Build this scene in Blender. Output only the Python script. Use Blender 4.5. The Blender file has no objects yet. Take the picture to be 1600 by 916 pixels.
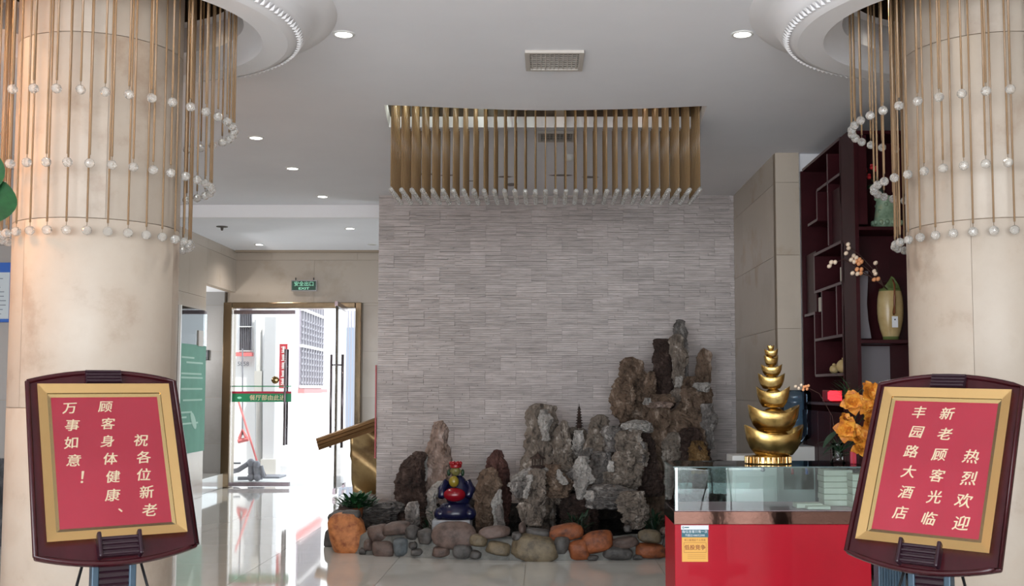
import bpy, bmesh, math, random
from mathutils import Vector, Matrix, noise
random.seed(7)
PI = math.pi
# ------------------------------------------------------------------ camera
F_PX, CAM_H, PPX, PPY = 1700.0, 1.4, 853.0, 493.0
PHI = math.atan(115 / F_PX)
sc = bpy.context.scene
cam_d = bpy.data.cameras.new('camera'); cam = bpy.data.objects.new('camera', cam_d)
sc.collection.objects.link(cam); sc.camera = cam
cam.location = (0, 0, CAM_H); cam.rotation_euler = (PI / 2 + PHI, 0, 0)
cam_d.sensor_width = 36; cam_d.lens = F_PX / 1600 * 36
cam_d.shift_x = (800 - PPX) / 1600; cam_d.shift_y = (PPY - 458) / 1600
cam_d.clip_end = 200
# ------------------------------------------------------------------ world, sun, daylight, exposure
w = bpy.data.worlds.new('overcast_sky'); sc.world = w; w.use_nodes = True
bg = w.node_tree.nodes['Background']; bg.inputs[0].default_value = (0.86, 0.93, 1.0, 1); bg.inputs[1].default_value = 3.2
sun_d = bpy.data.lights.new('sun', 'SUN'); sun = bpy.data.objects.new('sun', sun_d); sc.collection.objects.link(sun)
sun_d.energy = 5; sun_d.angle = math.radians(2); sun_d.color = (1, .96, .9)
sun.rotation_euler = Vector((-.38, .42, -1)).to_track_quat('-Z', 'Y').to_euler()
win_d = bpy.data.lights.new('assumed_entrance_daylight', 'AREA'); win = bpy.data.objects.new('assumed_entrance_daylight', win_d)  # unseen area light added behind the camera for assumed entrance daylight
sc.collection.objects.link(win); win_d.shape = 'RECTANGLE'; win_d.size = 11; win_d.size_y = 3.5; win_d.energy = 1150
win_d.color = (.93, .96, 1); win.location = (-1.5, -7, 1.6); win.rotation_euler = (PI / 2 + .12, 0, 0)
sc.view_settings.view_transform = 'Standard'; sc.view_settings.look = 'None'
sc.view_settings.exposure = -0.01; sc.view_settings.gamma = 1; sc.view_settings.use_curve_mapping = False
sc.cycles.use_denoising = True; sc.cycles.max_bounces = 10; sc.cycles.transmission_bounces = 8
sc.cycles.transparent_max_bounces = 16; sc.cycles.sample_clamp_indirect = 6; sc.cycles.caustics_refractive = False
CEIL = 3.53

# ------------------------------------------------------------------ helpers
GROUPS = dict(downlight='recessed downlights in the ceiling', rock='separate rocks standing in the pond', air_vent='air vents in the ceiling', notice_board='blue framed notice boards', paper_carton='pale cartons in the glass case', water_plant='water plants in the pond', sign_stand='framed red signs on stands', crystal_chandelier='hanging crystal rod chandeliers', column='round marble columns', building='buildings outside the door', shelving_unit='dark red shelving', small_box='small boxes on the lattice shelves', round_ornament='round beige ornaments')
def ray(px, py):
    up = (PPY - py) / F_PX
    return Vector(((px - PPX) / F_PX, math.cos(PHI) - up * math.sin(PHI), math.sin(PHI) + up * math.cos(PHI)))
def P(px, py, Y):
    d = ray(px, py); return Vector((d.x / d.y * Y, Y, CAM_H + d.z / d.y * Y))
def PZ(px, py, z):
    d = ray(px, py); t = (z - CAM_H) / d.z; return Vector((d.x * t, d.y * t, z))
def PX(px, py, X):
    d = ray(px, py); t = X / d.x; return Vector((X, d.y * t, CAM_H + d.z * t))

def link(name, me, mats, parent=None):
    o = bpy.data.objects.new(name, me); sc.collection.objects.link(o)
    if mats is not None and not me.materials:
        for m in (mats if isinstance(mats, (list, tuple)) else [mats]): me.materials.append(m)
    if parent is not None: o.parent = parent
    return o
def tag(o, label=None, cat=None, group=None, kind=None):
    if label: o['label'] = label
    if cat: o['category'] = cat
    if group: o['group'] = group
    if kind: o['kind'] = kind
    return o
def empty(name, loc=(0, 0, 0), rz=0, label=None, cat=None, group=None, kind=None):
    o = bpy.data.objects.new(name, None); sc.collection.objects.link(o); o.location = loc; o.rotation_euler = (0, 0, rz)
    o.empty_display_size = .1
    return tag(o, label, cat, group, kind)
def frame_empty(name, M, **k):
    o = empty(name, **k); o.matrix_world = M; return o

class MB:
    def __init__(s): s.v = []; s.f = []; s.m = []
    def add(s, vs, fs, mi=0):
        n = len(s.v); s.v += [tuple(p) for p in vs]; s.f += [tuple(i + n for i in f) for f in fs]; s.m += [mi] * len(fs); return s
    def box(s, x0, x1, y0, y1, z0, z1, mi=0):
        vs = [(x, y, z) for x in (x0, x1) for y in (y0, y1) for z in (z0, z1)]
        return s.add(vs, [(0, 1, 3, 2), (4, 6, 7, 5), (0, 4, 5, 1), (2, 3, 7, 6), (0, 2, 6, 4), (1, 5, 7, 3)], mi)
    def tube(s, pts, r, n=8, mi=0, cap=True):
        pts = [Vector(p) for p in pts]; rs = r if isinstance(r, (list, tuple)) else [r] * len(pts)
        vs = []; 
        for i, p in enumerate(pts):
            d = (pts[min(i + 1, len(pts) - 1)] - pts[max(i - 1, 0)]).normalized()
            a = d.cross(Vector((0, 0, 1)));
            if a.length < .05: a = d.cross(Vector((1, 0, 0)))
            a.normalize(); b = d.cross(a)
            for k in range(n):
                t = 2 * PI * k / n; vs.append(p + (a * math.cos(t) + b * math.sin(t)) * rs[i])
        fs = [(i * n + k, i * n + (k + 1) % n, (i + 1) * n + (k + 1) % n, (i + 1) * n + k) for i in range(len(pts) - 1) for k in range(n)]
        if cap: fs += [tuple(range(n))[::-1], tuple((len(pts) - 1) * n + k for k in range(n))]
        return s.add(vs, fs, mi)
    def lathe(s, prof, n=32, c=(0, 0, 0), mi=0, a0=0, a1=2 * PI, sx=1, sy=1):
        full = abs(a1 - a0 - 2 * PI) < 1e-6; m = n if full else n + 1; vs = []
        for r, z in prof:
            for k in range(m):
                t = a0 + (a1 - a0) * k / n; vs.append((c[0] + r * math.cos(t) * sx, c[1] + r * math.sin(t) * sy, c[2] + z))
        fs = [(i * m + k, i * m + (k + 1) % m, (i + 1) * m + (k + 1) % m, (i + 1) * m + k) for i in range(len(prof) - 1) for k in range(n if full else n)]
        return s.add(vs, fs, mi)
    def ball(s, c, r, n=10, m=7, sx=1, sy=1, sz=1, mi=0):
        return s.lathe([(max(1e-4, r * math.sin(PI * i / m)), -r * sz * math.cos(PI * i / m)) for i in range(m + 1)], n, c, mi, sx=sx, sy=sy)
    def prism(s, outline, y0, y1, mi=0):   # outline in x,z
        n = len(outline); vs = [(x, y0, z) for x, z in outline] + [(x, y1, z) for x, z in outline]
        return s.add(vs, [tuple(range(n)), tuple(range(2 * n - 1, n - 1, -1))] + [(i, i + n, (i + 1) % n + n, (i + 1) % n) for i in range(n)], mi)
    def mesh(s, name, smooth=False):
        me = bpy.data.meshes.new(name); me.from_pydata(s.v, [], s.f)
        me.polygons.foreach_set('material_index', s.m)
        bm = bmesh.new(); bm.from_mesh(me); bmesh.ops.remove_doubles(bm, verts=bm.verts, dist=1e-5)
        bmesh.ops.recalc_face_normals(bm, faces=bm.faces); bm.to_mesh(me); bm.free()
        if smooth: me.polygons.foreach_set('use_smooth', [True] * len(me.polygons))
        return me
    def build(s, name, mats, parent=None, smooth=False, bevel=0, seg=2):
        o = link(name, s.mesh(name, smooth), mats, parent)
        if bevel:
            b = o.modifiers.new('bevel', 'BEVEL'); b.width = bevel; b.segments = seg; b.limit_method = 'ANGLE'; b.angle_limit = .6
        if smooth == 'auto': pass
        return o

def text(body, size, m, parent, loc, rot=(PI / 2, 0, 0), name='lettering', ext=.0006, shear=0, off=0, sx=1, dup=0):
    c = bpy.data.curves.new(name, 'FONT'); c.body = body; c.size = size; c.extrude = ext; c.align_x = 'CENTER'; c.align_y = 'CENTER'
    c.shear = shear; c.offset = off; c.resolution_u = 3
    t = bpy.data.objects.new(name, c); sc.collection.objects.link(t)
    dg = bpy.context.evaluated_depsgraph_get(); me = bpy.data.meshes.new_from_object(t.evaluated_get(dg)); me.name = name
    bpy.data.objects.remove(t); bpy.data.curves.remove(c); me.materials.clear()
    if dup:   # a second, shifted stroke gives the lettering its brush weight
        bm = bmesh.new(); bm.from_mesh(me); g = bmesh.ops.duplicate(bm, geom=bm.verts[:] + bm.edges[:] + bm.faces[:])
        bmesh.ops.translate(bm, verts=[v for v in g['geom'] if isinstance(v, bmesh.types.BMVert)], vec=(dup, -dup * .4, .0001)); bm.to_mesh(me); bm.free()
    o = link(name, me, m, parent); o.location = loc; o.rotation_euler = rot; o.scale = (sx, 1, 1)
    return o

# ------------------------------------------------------------------ materials
def mat(name, col, rough=.5, metal=0, spec=.5, trans=0, ior=1.45, coat=0, emit=None, es=0, alpha=1, bump=None, var=None, noise_s=4, stretch=None, rand=0, subs=0):
    m = bpy.data.materials.new(name); m.use_nodes = True; nt = m.node_tree; b = nt.nodes['Principled BSDF']
    I = b.inputs; I['Base Color'].default_value = (*col, 1); I['Roughness'].default_value = rough; I['Metallic'].default_value = metal
    I['Specular IOR Level'].default_value = spec; I['Transmission Weight'].default_value = trans; I['IOR'].default_value = ior
    I['Coat Weight'].default_value = coat; I['Coat Roughness'].default_value = .04
    if emit: I['Emission Color'].default_value = (*emit, 1); I['Emission Strength'].default_value = es
    N = nt.nodes.new; L = nt.links.new
    tc = None
    def coords():
        nonlocal tc
        if tc is None:
            t = N('ShaderNodeTexCoord'); mp = N('ShaderNodeMapping'); L(t.outputs['Object'], mp.inputs[0])
            if stretch: mp.inputs['Scale'].default_value = stretch
            if rand:
                oi = N('ShaderNodeObjectInfo'); cm = N('ShaderNodeCombineXYZ'); mu = N('ShaderNodeMath'); mu.operation = 'MULTIPLY'; mu.inputs[1].default_value = 37
                L(oi.outputs['Random'], mu.inputs[0]); L(mu.outputs[0], cm.inputs[0]); L(mu.outputs[0], cm.inputs[1]); L(mu.outputs[0], cm.inputs[2]); L(cm.outputs[0], mp.inputs['Location'])
            tc = mp.outputs[0]
        return tc
    cout = None
    if var:   # list of colours, mixed by noise
        ns = N('ShaderNodeTexNoise'); ns.inputs['Scale'].default_value = noise_s; ns.inputs['Detail'].default_value = 8; ns.inputs['Roughness'].default_value = .62
        L(coords(), ns.inputs['Vector']); cr = N('ShaderNodeValToRGB'); L(ns.outputs['Fac'], cr.inputs[0])
        e = cr.color_ramp.elements; k = len(var)
        e[0].position = .32; e[1].position = .68; e[0].color = (*var[0], 1); e[1].color = (*var[-1], 1)
        for i in range(1, k - 1):
            q = e.new(.32 + .36 * i / (k - 1)); q.color = (*var[i], 1)
        cout = cr.outputs[0]
    if rand:
        oi = N('ShaderNodeObjectInfo'); mr = N('ShaderNodeMapRange'); L(oi.outputs['Random'], mr.inputs[0])
        mr.inputs['To Min'].default_value = 1 - rand; mr.inputs['To Max'].default_value = 1 + rand
        hs = N('ShaderNodeHueSaturation'); L(mr.outputs[0], hs.inputs['Value'])
        if cout: L(cout, hs.inputs['Color'])
        else: hs.inputs['Color'].default_value = (*col, 1)
        cout = hs.outputs[0]
    if cout: L(cout, I['Base Color'])
    if bump:
        n2 = N('ShaderNodeTexNoise'); n2.inputs['Scale'].default_value = bump[0]; n2.inputs['Detail'].default_value = 6; L(coords(), n2.inputs['Vector'])
        bp = N('ShaderNodeBump'); bp.inputs['Strength'].default_value = bump[1]; bp.inputs['Distance'].default_value = bump[2] if len(bump) > 2 else .01
        L(n2.outputs['Fac'], bp.inputs['Height']); L(bp.outputs[0], I['Normal'])
    return m
def marble(name, a, b, rough=.25, vein=None, scale=1.6, rand=.05, coat=0, stain=None):
    m = mat(name, a, rough, var=[b, a, a, tuple(x * .93 for x in a)], noise_s=scale, rand=rand, coat=coat)
    return m

M = {}
M['ceiling'] = mat('painted_plaster', (.74, .74, .77), .85, var=[(.79, .80, .84), (.84, .85, .89)], noise_s=.8)
M['white_plaster'] = mat('white_plaster', (.80, .80, .82), .6)
M['column'] = mat('column_marble', (.48, .41, .33), .4, spec=.35, var=[(.38, .30, .235), (.47, .40, .33), (.49, .425, .355), (.455, .385, .315)], noise_s=2.6, rand=.05)
M['joint'] = mat('grout', (.30, .24, .18), .9)
M['beige'] = marble('wall_marble', (.40, .34, .28), (.34, .28, .22), .22, scale=1.2, rand=.05)
M['grey_marble'] = marble('grey_marble', (.30, .29, .28), (.26, .25, .24), .18, scale=1.2)
M['pier'] = marble('pier_marble', (.52, .45, .37), (.44, .34, .25), .25, scale=1.3)
M['dark_marble'] = mat('dark_marble', (.02, .022, .025), .12, var=[(.01, .01, .012), (.03, .033, .04), (.12, .12, .13)], noise_s=5)
M['ledger'] = mat('ledger_stone', (.38, .35, .345), .75, var=[(.39, .355, .345), (.52, .475, .46), (.62, .57, .56)], noise_s=5, stretch=(1, 1, 9), rand=.10, bump=(30, .5, .004))
M['ledger_back'] = mat('ledger_mortar', (.16, .145, .14), .9)
M['tile'] = mat('polished_tile', (.60, .60, .57), .055, spec=.6, coat=.4, var=[(.55, .55, .52), (.62, .62, .59)], noise_s=1.5, rand=.03)
M['gold'] = mat('polished_gold', (.72, .50, .20), .22, 1, bump=(6, .12, .01))
M['gold_frame'] = mat('brushed_gold_frame', (.76, .50, .215), .20, 1)
M['gold_mirror'] = mat('mirror_gold', (.34, .23, .11), .10, 1, bump=(4, .35, .02))
M['gold_soft'] = mat('soft_gold', (.36, .25, .12), .45, .9, var=[(.14, .08, .04), (.36, .25, .12), (.42, .31, .16)], noise_s=2.2)
M['bronze_frame'] = mat('dark_bronze_frame', (.16, .115, .07), .25, .9, bump=(4, .2, .02))
M['ingot'] = mat('ingot_gold', (.55, .38, .14), .27, 1, var=[(.24, .14, .04), (.52, .36, .13), (.68, .50, .21)], noise_s=9, bump=(14, .15, .01))
M['burgundy'] = mat('burgundy_lacquer', (.036, .004, .007), .22, spec=.35, coat=.15, var=[(.028, .003, .005), (.045, .005, .009)], noise_s=5)
M['burgundy_dark'] = mat('dark_burgundy_block', (.020, .006, .012), .3)
M['red_paper'] = mat('red_satin_sheet', (.46, .018, .045), .6, var=[(.42, .015, .04), (.50, .024, .055)], noise_s=3, spec=.3, coat=.12)
M['cream_ink'] = mat('cream_lettering', (.85, .68, .45), .5)
M['post_blue'] = mat('slate_blue_metal', (.05, .085, .12), .35, .3)
M['black'] = mat('black_metal', (.012, .012, .014), .4)
M['chrome'] = mat('chrome', (.7, .7, .72), .12, 1)
M['handle'] = mat('brown_steel_handle', (.16, .13, .14), .25, .9)
M['rod'] = mat('amber_glass_rod', (.31, .195, .095), .25, spec=.6, trans=.25, ior=1.45)
M['rod_light'] = mat('pale_amber_glass_rod', (.50, .33, .19), .25, spec=.6, trans=.4, ior=1.45)
M['crystal'] = mat('crystal_glass', (.97, .97, .94), .10, spec=.8, trans=.80, ior=1.45)
M['wire'] = mat('thin_wire', (.2, .15, .1), .4, .8)
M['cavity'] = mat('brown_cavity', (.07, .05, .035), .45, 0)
M['lamp'] = mat('lamp_emitter', (1, 1, 1), .5, emit=(1, .97, .92), es=14)
M['lamp_warm'] = mat('warm_lamp_emitter', (1, .9, .7), .5, emit=(1, .8, .55), es=14)
M['vent'] = mat('vent_plastic', (.50, .46, .42), .6)
M['vent_dark'] = mat('vent_inside', (.10, .09, .08), .9)
def thin_glass(name, col, k=.5):
    m = bpy.data.materials.new(name); m.use_nodes = True; nt = m.node_tree; nt.nodes.clear(); N = nt.nodes.new; L = nt.links.new
    t = N('ShaderNodeBsdfTransparent'); t.inputs[0].default_value = (*col, 1); g = N('ShaderNodeBsdfGlossy'); g.inputs['Roughness'].default_value = .01
    f = N('ShaderNodeFresnel'); f.inputs[0].default_value = 1.35; mx = N('ShaderNodeMixShader'); o = N('ShaderNodeOutputMaterial')
    L(f.outputs[0], mx.inputs[0]); L(t.outputs[0], mx.inputs[1]); L(g.outputs[0], mx.inputs[2]); L(mx.outputs[0], o.inputs[0]); return m
M['glass'] = thin_glass('clear_glass', (.96, .98, .98))
M['glass_green'] = thin_glass('case_glass', (.84, .91, .90))
M['red_gloss'] = mat('glossy_red_panel', (.40, .001, .014), .4, spec=.2, coat=.05, var=[(.37, .001, .013), (.42, .0015, .016)], noise_s=3)
M['bronze'] = mat('bronze_mirror', (.065, .034, .026), .09, 1, bump=(3, .15, .02))
M['case_pink'] = mat('case_floor', (.34, .19, .22), .3)
M['case_edge'] = mat('case_edge_green', (.03, .07, .07), .2)
M['mahog'] = mat('mahogany', (.034, .004, .007), .4, spec=.2, coat=0, var=[(.026, .003, .005), (.042, .006, .009)], noise_s=4)
M['mahog_shine'] = mat('mahogany_edge_shine', (.11, .065, .07), .35)  # paler tone paints the shine along the shelf front edges
M['grey_board'] = mat('grey_board', (.22, .20, .22), .35)
M['green'] = mat('leaf_green', (.014, .075, .024), .35, var=[(.008, .04, .014), (.024, .12, .036)], noise_s=8)
M['green_dark'] = mat('dark_leaf_green', (.006, .03, .012), .45)
M['white'] = mat('white_enamel', (.72, .72, .70), .35)
M['paper'] = mat('carton_paper', (.62, .58, .50), .7, var=[(.58, .54, .46), (.66, .62, .54)], noise_s=9)
M['bottle'] = thin_glass('blue_bottle_plastic', (.55, .68, .80))
M['celadon'] = mat('celadon_glaze', (.22, .32, .22), .25, var=[(.14, .22, .14), (.25, .36, .25), (.34, .38, .24)], noise_s=12, bump=(20, .4, .01))
M['cream_glaze'] = mat('cream_glaze', (.52, .40, .20), .25, var=[(.42, .29, .12), (.55, .43, .22)], noise_s=7)
M['green_glaze'] = mat('green_glaze', (.14, .18, .06), .25)
M['brown'] = mat('brown_ceramic', (.20, .07, .03), .3)
M['red'] = mat('red_paint', (.34, .006, .014), .3)
M['rose'] = mat('red_petal', (.42, .008, .015), .5)
M['orange'] = mat('orange_petal', (.62, .22, .02), .5, var=[(.30, .06, .01), (.62, .22, .02), (.75, .40, .06)], noise_s=22, rand=.1)
M['berry'] = mat('berry_cream', (.85, .68, .52), .4, rand=.1)
M['berry_o'] = mat('berry_orange', (.80, .36, .16), .4)
M['branch'] = mat('dark_branch', (.05, .02, .015), .7)
M['led'] = mat('red_led', (.6, .02, .03), .3, emit=(1, .04, .06), es=1.6)
M['navy'] = mat('navy_glaze', (.006, .007, .032), .25)
M['yellow'] = mat('yellow_glaze', (.22, .17, .02), .25)
M['skin'] = mat('figurine_face', (.16, .15, .05), .3)
M['water'] = mat('dark_pond_water', (.008, .010, .010), .05)
M['mortar'] = mat('cement_mortar', (.13, .13, .12), .85, var=[(.06, .06, .055), (.12, .12, .11), (.18, .18, .165)], noise_s=9, bump=(30, .5, .01))
M['pedestal'] = mat('pale_pedestal', (.32, .34, .38), .7, var=[(.25, .27, .3), (.4, .42, .45)], noise_s=14)
def rockmat(n, a, b, c): return mat(n, b, .85, var=[tuple(x * .6 for x in a), tuple(x * .8 for x in b), b, tuple(x * 1.15 for x in c)], noise_s=11, bump=(34, 1.0, .03), rand=.10, stretch=(1, 1, .6))
M['rk_tan'] = rockmat('tan_grey_rock', (.07, .055, .045), (.20, .165, .135), (.42, .38, .34))
M['rk_grey'] = rockmat('grey_rock', (.06, .055, .05), (.17, .155, .145), (.36, .34, .32))
M['rk_dark'] = rockmat('dark_brown_rock', (.018, .010, .008), (.045, .026, .020), (.09, .06, .05))
M['rk_black'] = rockmat('shade_black_rock', (.006, .005, .004), (.016, .012, .010), (.035, .028, .022))  # black tone puts the pond's deep shade into these rocks
M['rk_brown'] = rockmat('brown_rock', (.06, .035, .022), (.17, .115, .080), (.32, .25, .2))
M['rk_pink'] = rockmat('pinkish_rock', (.14, .085, .06), (.27, .195, .16), (.40, .33, .30))
M['rk_white'] = rockmat('whitish_rock', (.20, .18, .165), (.37, .35, .325), (.50, .48, .46))
M['rk_red'] = rockmat('dark_red_rock', (.03, .010, .008), (.07, .028, .022), (.12, .06, .05))
M['rk_ochre'] = rockmat('ochre_rock', (.07, .035, .012), (.18, .10, .035), (.26, .17, .08))
def cobble(n, a, b): return mat(n, a, .6, var=[b, a, tuple(min(1, x * 1.35) for x in a)], noise_s=14, bump=(26, .7, .012), rand=.14)
M['cb_orange'] = cobble('orange_cobble', (.16, .045, .013), (.045, .014, .008))
M['cb_bright'] = cobble('bright_orange_cobble', (.38, .14, .045), (.16, .038, .010))
M['cb_grey'] = cobble('grey_cobble', (.060, .056, .053), (.026, .024, .022))
M['cb_brown'] = cobble('brown_cobble', (.090, .062, .052), (.040, .026, .022))
M['cb_tan'] = cobble('tan_cobble', (.105, .082, .050), (.042, .033, .022))
M['cb_blue'] = cobble('blue_grey_cobble', (.075, .088, .095), (.035, .042, .047))
M['facade'] = mat('white_render', (.85, .84, .84), .8)
M['facade_grey'] = mat('grey_render', (.52, .52, .54), .8)
M['pipe'] = mat('beige_pipe', (.55, .53, .50), .5)
M['iron'] = mat('painted_iron', (.22, .22, .25), .5)
M['win_dark'] = mat('dim_window', (.28, .26, .30), .3)
M['pave'] = mat('pale_concrete', (.62, .61, .60), .8, var=[(.55, .54, .53), (.66, .65, .64)], noise_s=2)
M['red_trim'] = mat('faded_red_trim', (.65, .18, .18), .7)
M['sign_green'] = mat('green_film', (.012, .22, .09), .4)
M['sign_red'] = mat('dark_red_film', (.38, .01, .04), .4)
M['exit_green'] = mat('exit_dark_green', (.006, .045, .025), .3)
M['exit_text'] = mat('exit_pale_green', (.25, .60, .42), .4, emit=(.3, .8, .55), es=.25)
M['poster'] = mat('green_poster', (.05, .22, .14), .6, var=[(.04, .19, .12), (.065, .25, .165)], noise_s=2)
M['poster_text'] = mat('pale_print', (.22, .40, .30), .5)
M['blue'] = mat('blue_frame', (.02, .10, .40), .35)
M['notice'] = mat('pale_notice_paper', (.45, .52, .56), .5)
M['ink'] = mat('grey_ink', (.14, .16, .2), .6)
M['sticker_w'] = mat('sticker_white', (.75, .78, .82), .5)
M['sticker_t'] = mat('sticker_teal', (.03, .13, .17), .5)
M['sticker_y'] = mat('sticker_yellow', (.75, .40, .08), .5)
M['ink_red'] = mat('ink_brown_red', (.25, .05, .01), .5)

# ceiling stains (fixed in place on the plaster)
def stain_ceiling(m, spots):
    nt = m.node_tree; N = nt.nodes.new; L = nt.links.new; b = nt.nodes['Principled BSDF']
    src = b.inputs['Base Color'].links[0].from_socket
    t = N('ShaderNodeTexCoord'); ns = N('ShaderNodeTexNoise'); ns.inputs['Scale'].default_value = 6; ns.inputs['Detail'].default_value = 6
    L(t.outputs['Object'], ns.inputs['Vector']); acc = None
    for (x, y, rx, ry) in spots:
        mp = N('ShaderNodeMapping'); mp.inputs['Location'].default_value = (-x / rx, -y / ry, 0); mp.inputs['Scale'].default_value = (1 / rx, 1 / ry, 0)
        L(t.outputs['Object'], mp.inputs[0]); ln = N('ShaderNodeVectorMath'); ln.operation = 'LENGTH'; L(mp.outputs[0], ln.inputs[0])
        a = N('ShaderNodeMath'); a.operation = 'MULTIPLY_ADD'; L(ns.outputs['Fac'], a.inputs[0]); a.inputs[1].default_value = 2.2
        s = N('ShaderNodeMath'); s.operation = 'SUBTRACT'; s.inputs[0].default_value = 0.1; L(ln.outputs['Value'], s.inputs[1]); L(s.outputs[0], a.inputs[2])
        c = N('ShaderNodeMapRange'); L(a.outputs[0], c.inputs[0]); c.inputs['From Min'].default_value = .3; c.inputs['From Max'].default_value = .6
        if acc is None: acc = c.outputs[0]
        else:
            mx = N('ShaderNodeMath'); mx.operation = 'MAXIMUM'; L(acc, mx.inputs[0]); L(c.outputs[0], mx.inputs[1]); acc = mx.outputs[0]
    mixn = N('ShaderNodeMix'); mixn.data_type = 'RGBA'; L(acc, mixn.inputs['Factor']); L(src, mixn.inputs['A']); mixn.inputs['B'].default_value = (.22, .20, .20, 1)
    L(mixn.outputs['Result'], b.inputs['Base Color'])
q = []
for px, py, a, bb in ((662, 272, .10, .09), (700, 274, .12, .05), (790, 276, .1, .05), (798, 288, .06, .12), (875, 274, .14, .05), (925, 277, .12, .07), (735, 283, .10, .03)):
    p = PZ(px, py, CEIL); q.append((p.x, p.y, a, bb))
stain_ceiling(M['ceiling'], q)

# ================================================================== STRUCTURE
COLS = [(-2.43, 5.86), (2.396, 5.86)]; RC = .42
X_L, X_R = -4.48, 3.05
# floor: polished tiles
fl = MB().box(-8.2, X_R, -3, 15.72, -.12, -.012).build('floor', M['joint']); tag(fl, kind='structure')
T = 1.06
tile_me = MB().box(.0015, T - .0015, .0015, T - .0015, -.012, 0).mesh('tile')
tile_me.materials.append(M['tile'])
i0 = math.floor((-8.2 + .16) / T); j0 = math.floor((2.4 - 8.85) / T)
for i in range(i0 + 2, 3):
    for j in range(j0, 7):
        x, y = -.16 + i * T, 8.85 + j * T
        if y + T > 15.73: continue
        o = link('tile', tile_me, None, fl); o.location = (x, y, 0)
MB().box(-8.2, X_R, -3, 8.85 + j0 * T, -.012, 0).box(-4.7, -1.8, 8.85 + 6 * T, 15.72, -.012, 0).build('tile_margin', M['tile'], fl)

# ceiling with openings
def ceiling_plane():
    bm = bmesh.new()
    def loop(pts):
        vs = [bm.verts.new((x, y, CEIL)) for x, y in pts]
        for a, b in zip(vs, vs[1:] + vs[:1]): bm.edges.new((a, b))
    loop([(-8.2, -3), (X_R, -3), (X_R, 12.55), (-8.2, 12.55)])
    for cx, cy in COLS: loop([(cx + 1.10 * math.cos(2 * PI * k / 64), cy + 1.10 * math.sin(2 * PI * k / 64)) for k in range(64)])
    loop(SLOT)
    bmesh.ops.triangle_fill(bm, use_beauty=True, use_dissolve=False, edges=bm.edges[:])
    for f in bm.faces:
        f.normal_update()
        if f.normal.z > 0: f.normal_flip()
    me = bpy.data.meshes.new('ceiling'); bm.to_mesh(me); bm.free()
    return me
near = [PZ(x, y, CEIL) for x, y in ((600, 164), (650, 166), (720, 169), (790, 171.5), (850, 172.5), (910, 172), (980, 170.5), (1050, 168), (1105, 165.5))]
far = [PZ(x, y, CEIL) for x, y in ((1093, 199), (608, 199))]
SLOT = [(p.x, p.y) for p in near + far]
ce = link('ceiling', ceiling_plane(), M['ceiling']); tag(ce, kind='structure')
# recess above the slot
r_ = MB(); n = len(SLOT); top = 3.86
r_.add([(x, y, CEIL) for x, y in SLOT] + [(x, y, top) for x, y in SLOT], [(k, (k + 1) % n, (k + 1) % n + n, k + n) for k in range(n)])
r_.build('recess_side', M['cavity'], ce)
r2 = MB(); A_, B_ = SLOT[9], SLOT[10]; S0, S8 = SLOT[0], SLOT[8]
r2.add([(*A_, CEIL), (*B_, CEIL), (B_[0], B_[1] - .012, 3.615), (A_[0], A_[1] - .012, 3.615)], [(0, 1, 2, 3)])
r2.add([(*S8, CEIL), (*A_, CEIL), (A_[0] - .01, A_[1], 3.615), (S8[0] - .01, S8[1], 3.615)], [(0, 1, 2, 3)])
r2.add([(*S0, CEIL), (*B_, CEIL), (B_[0] + .01, B_[1], 3.615), (S0[0] + .01, S0[1], 3.615)], [(0, 1, 2, 3)])
r2.build('recess_trim', M['white_plaster'], ce)
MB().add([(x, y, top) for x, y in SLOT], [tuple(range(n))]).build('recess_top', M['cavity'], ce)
MB().box(-8.4, 3.3, -3, 16.2, 4.12, 4.2).build('roof_slab', M['facade_grey'], ce)
# low ceiling beyond a dropped beam
lo = MB().box(-8.2, 3.05, 12.55, 15.9, 3.39, 3.60).build('ceiling', M['ceiling']); tag(lo, kind='structure')
MB().box(-8.2, 3.05, 12.5, 12.60, 3.385, CEIL + .01).build('beam_face', M['white_plaster'], lo)
MB().box(-4.46, -1.84, 15.52, 15.58, 3.36, 3.39).build('shadow_strip', M['joint'], lo)

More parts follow.
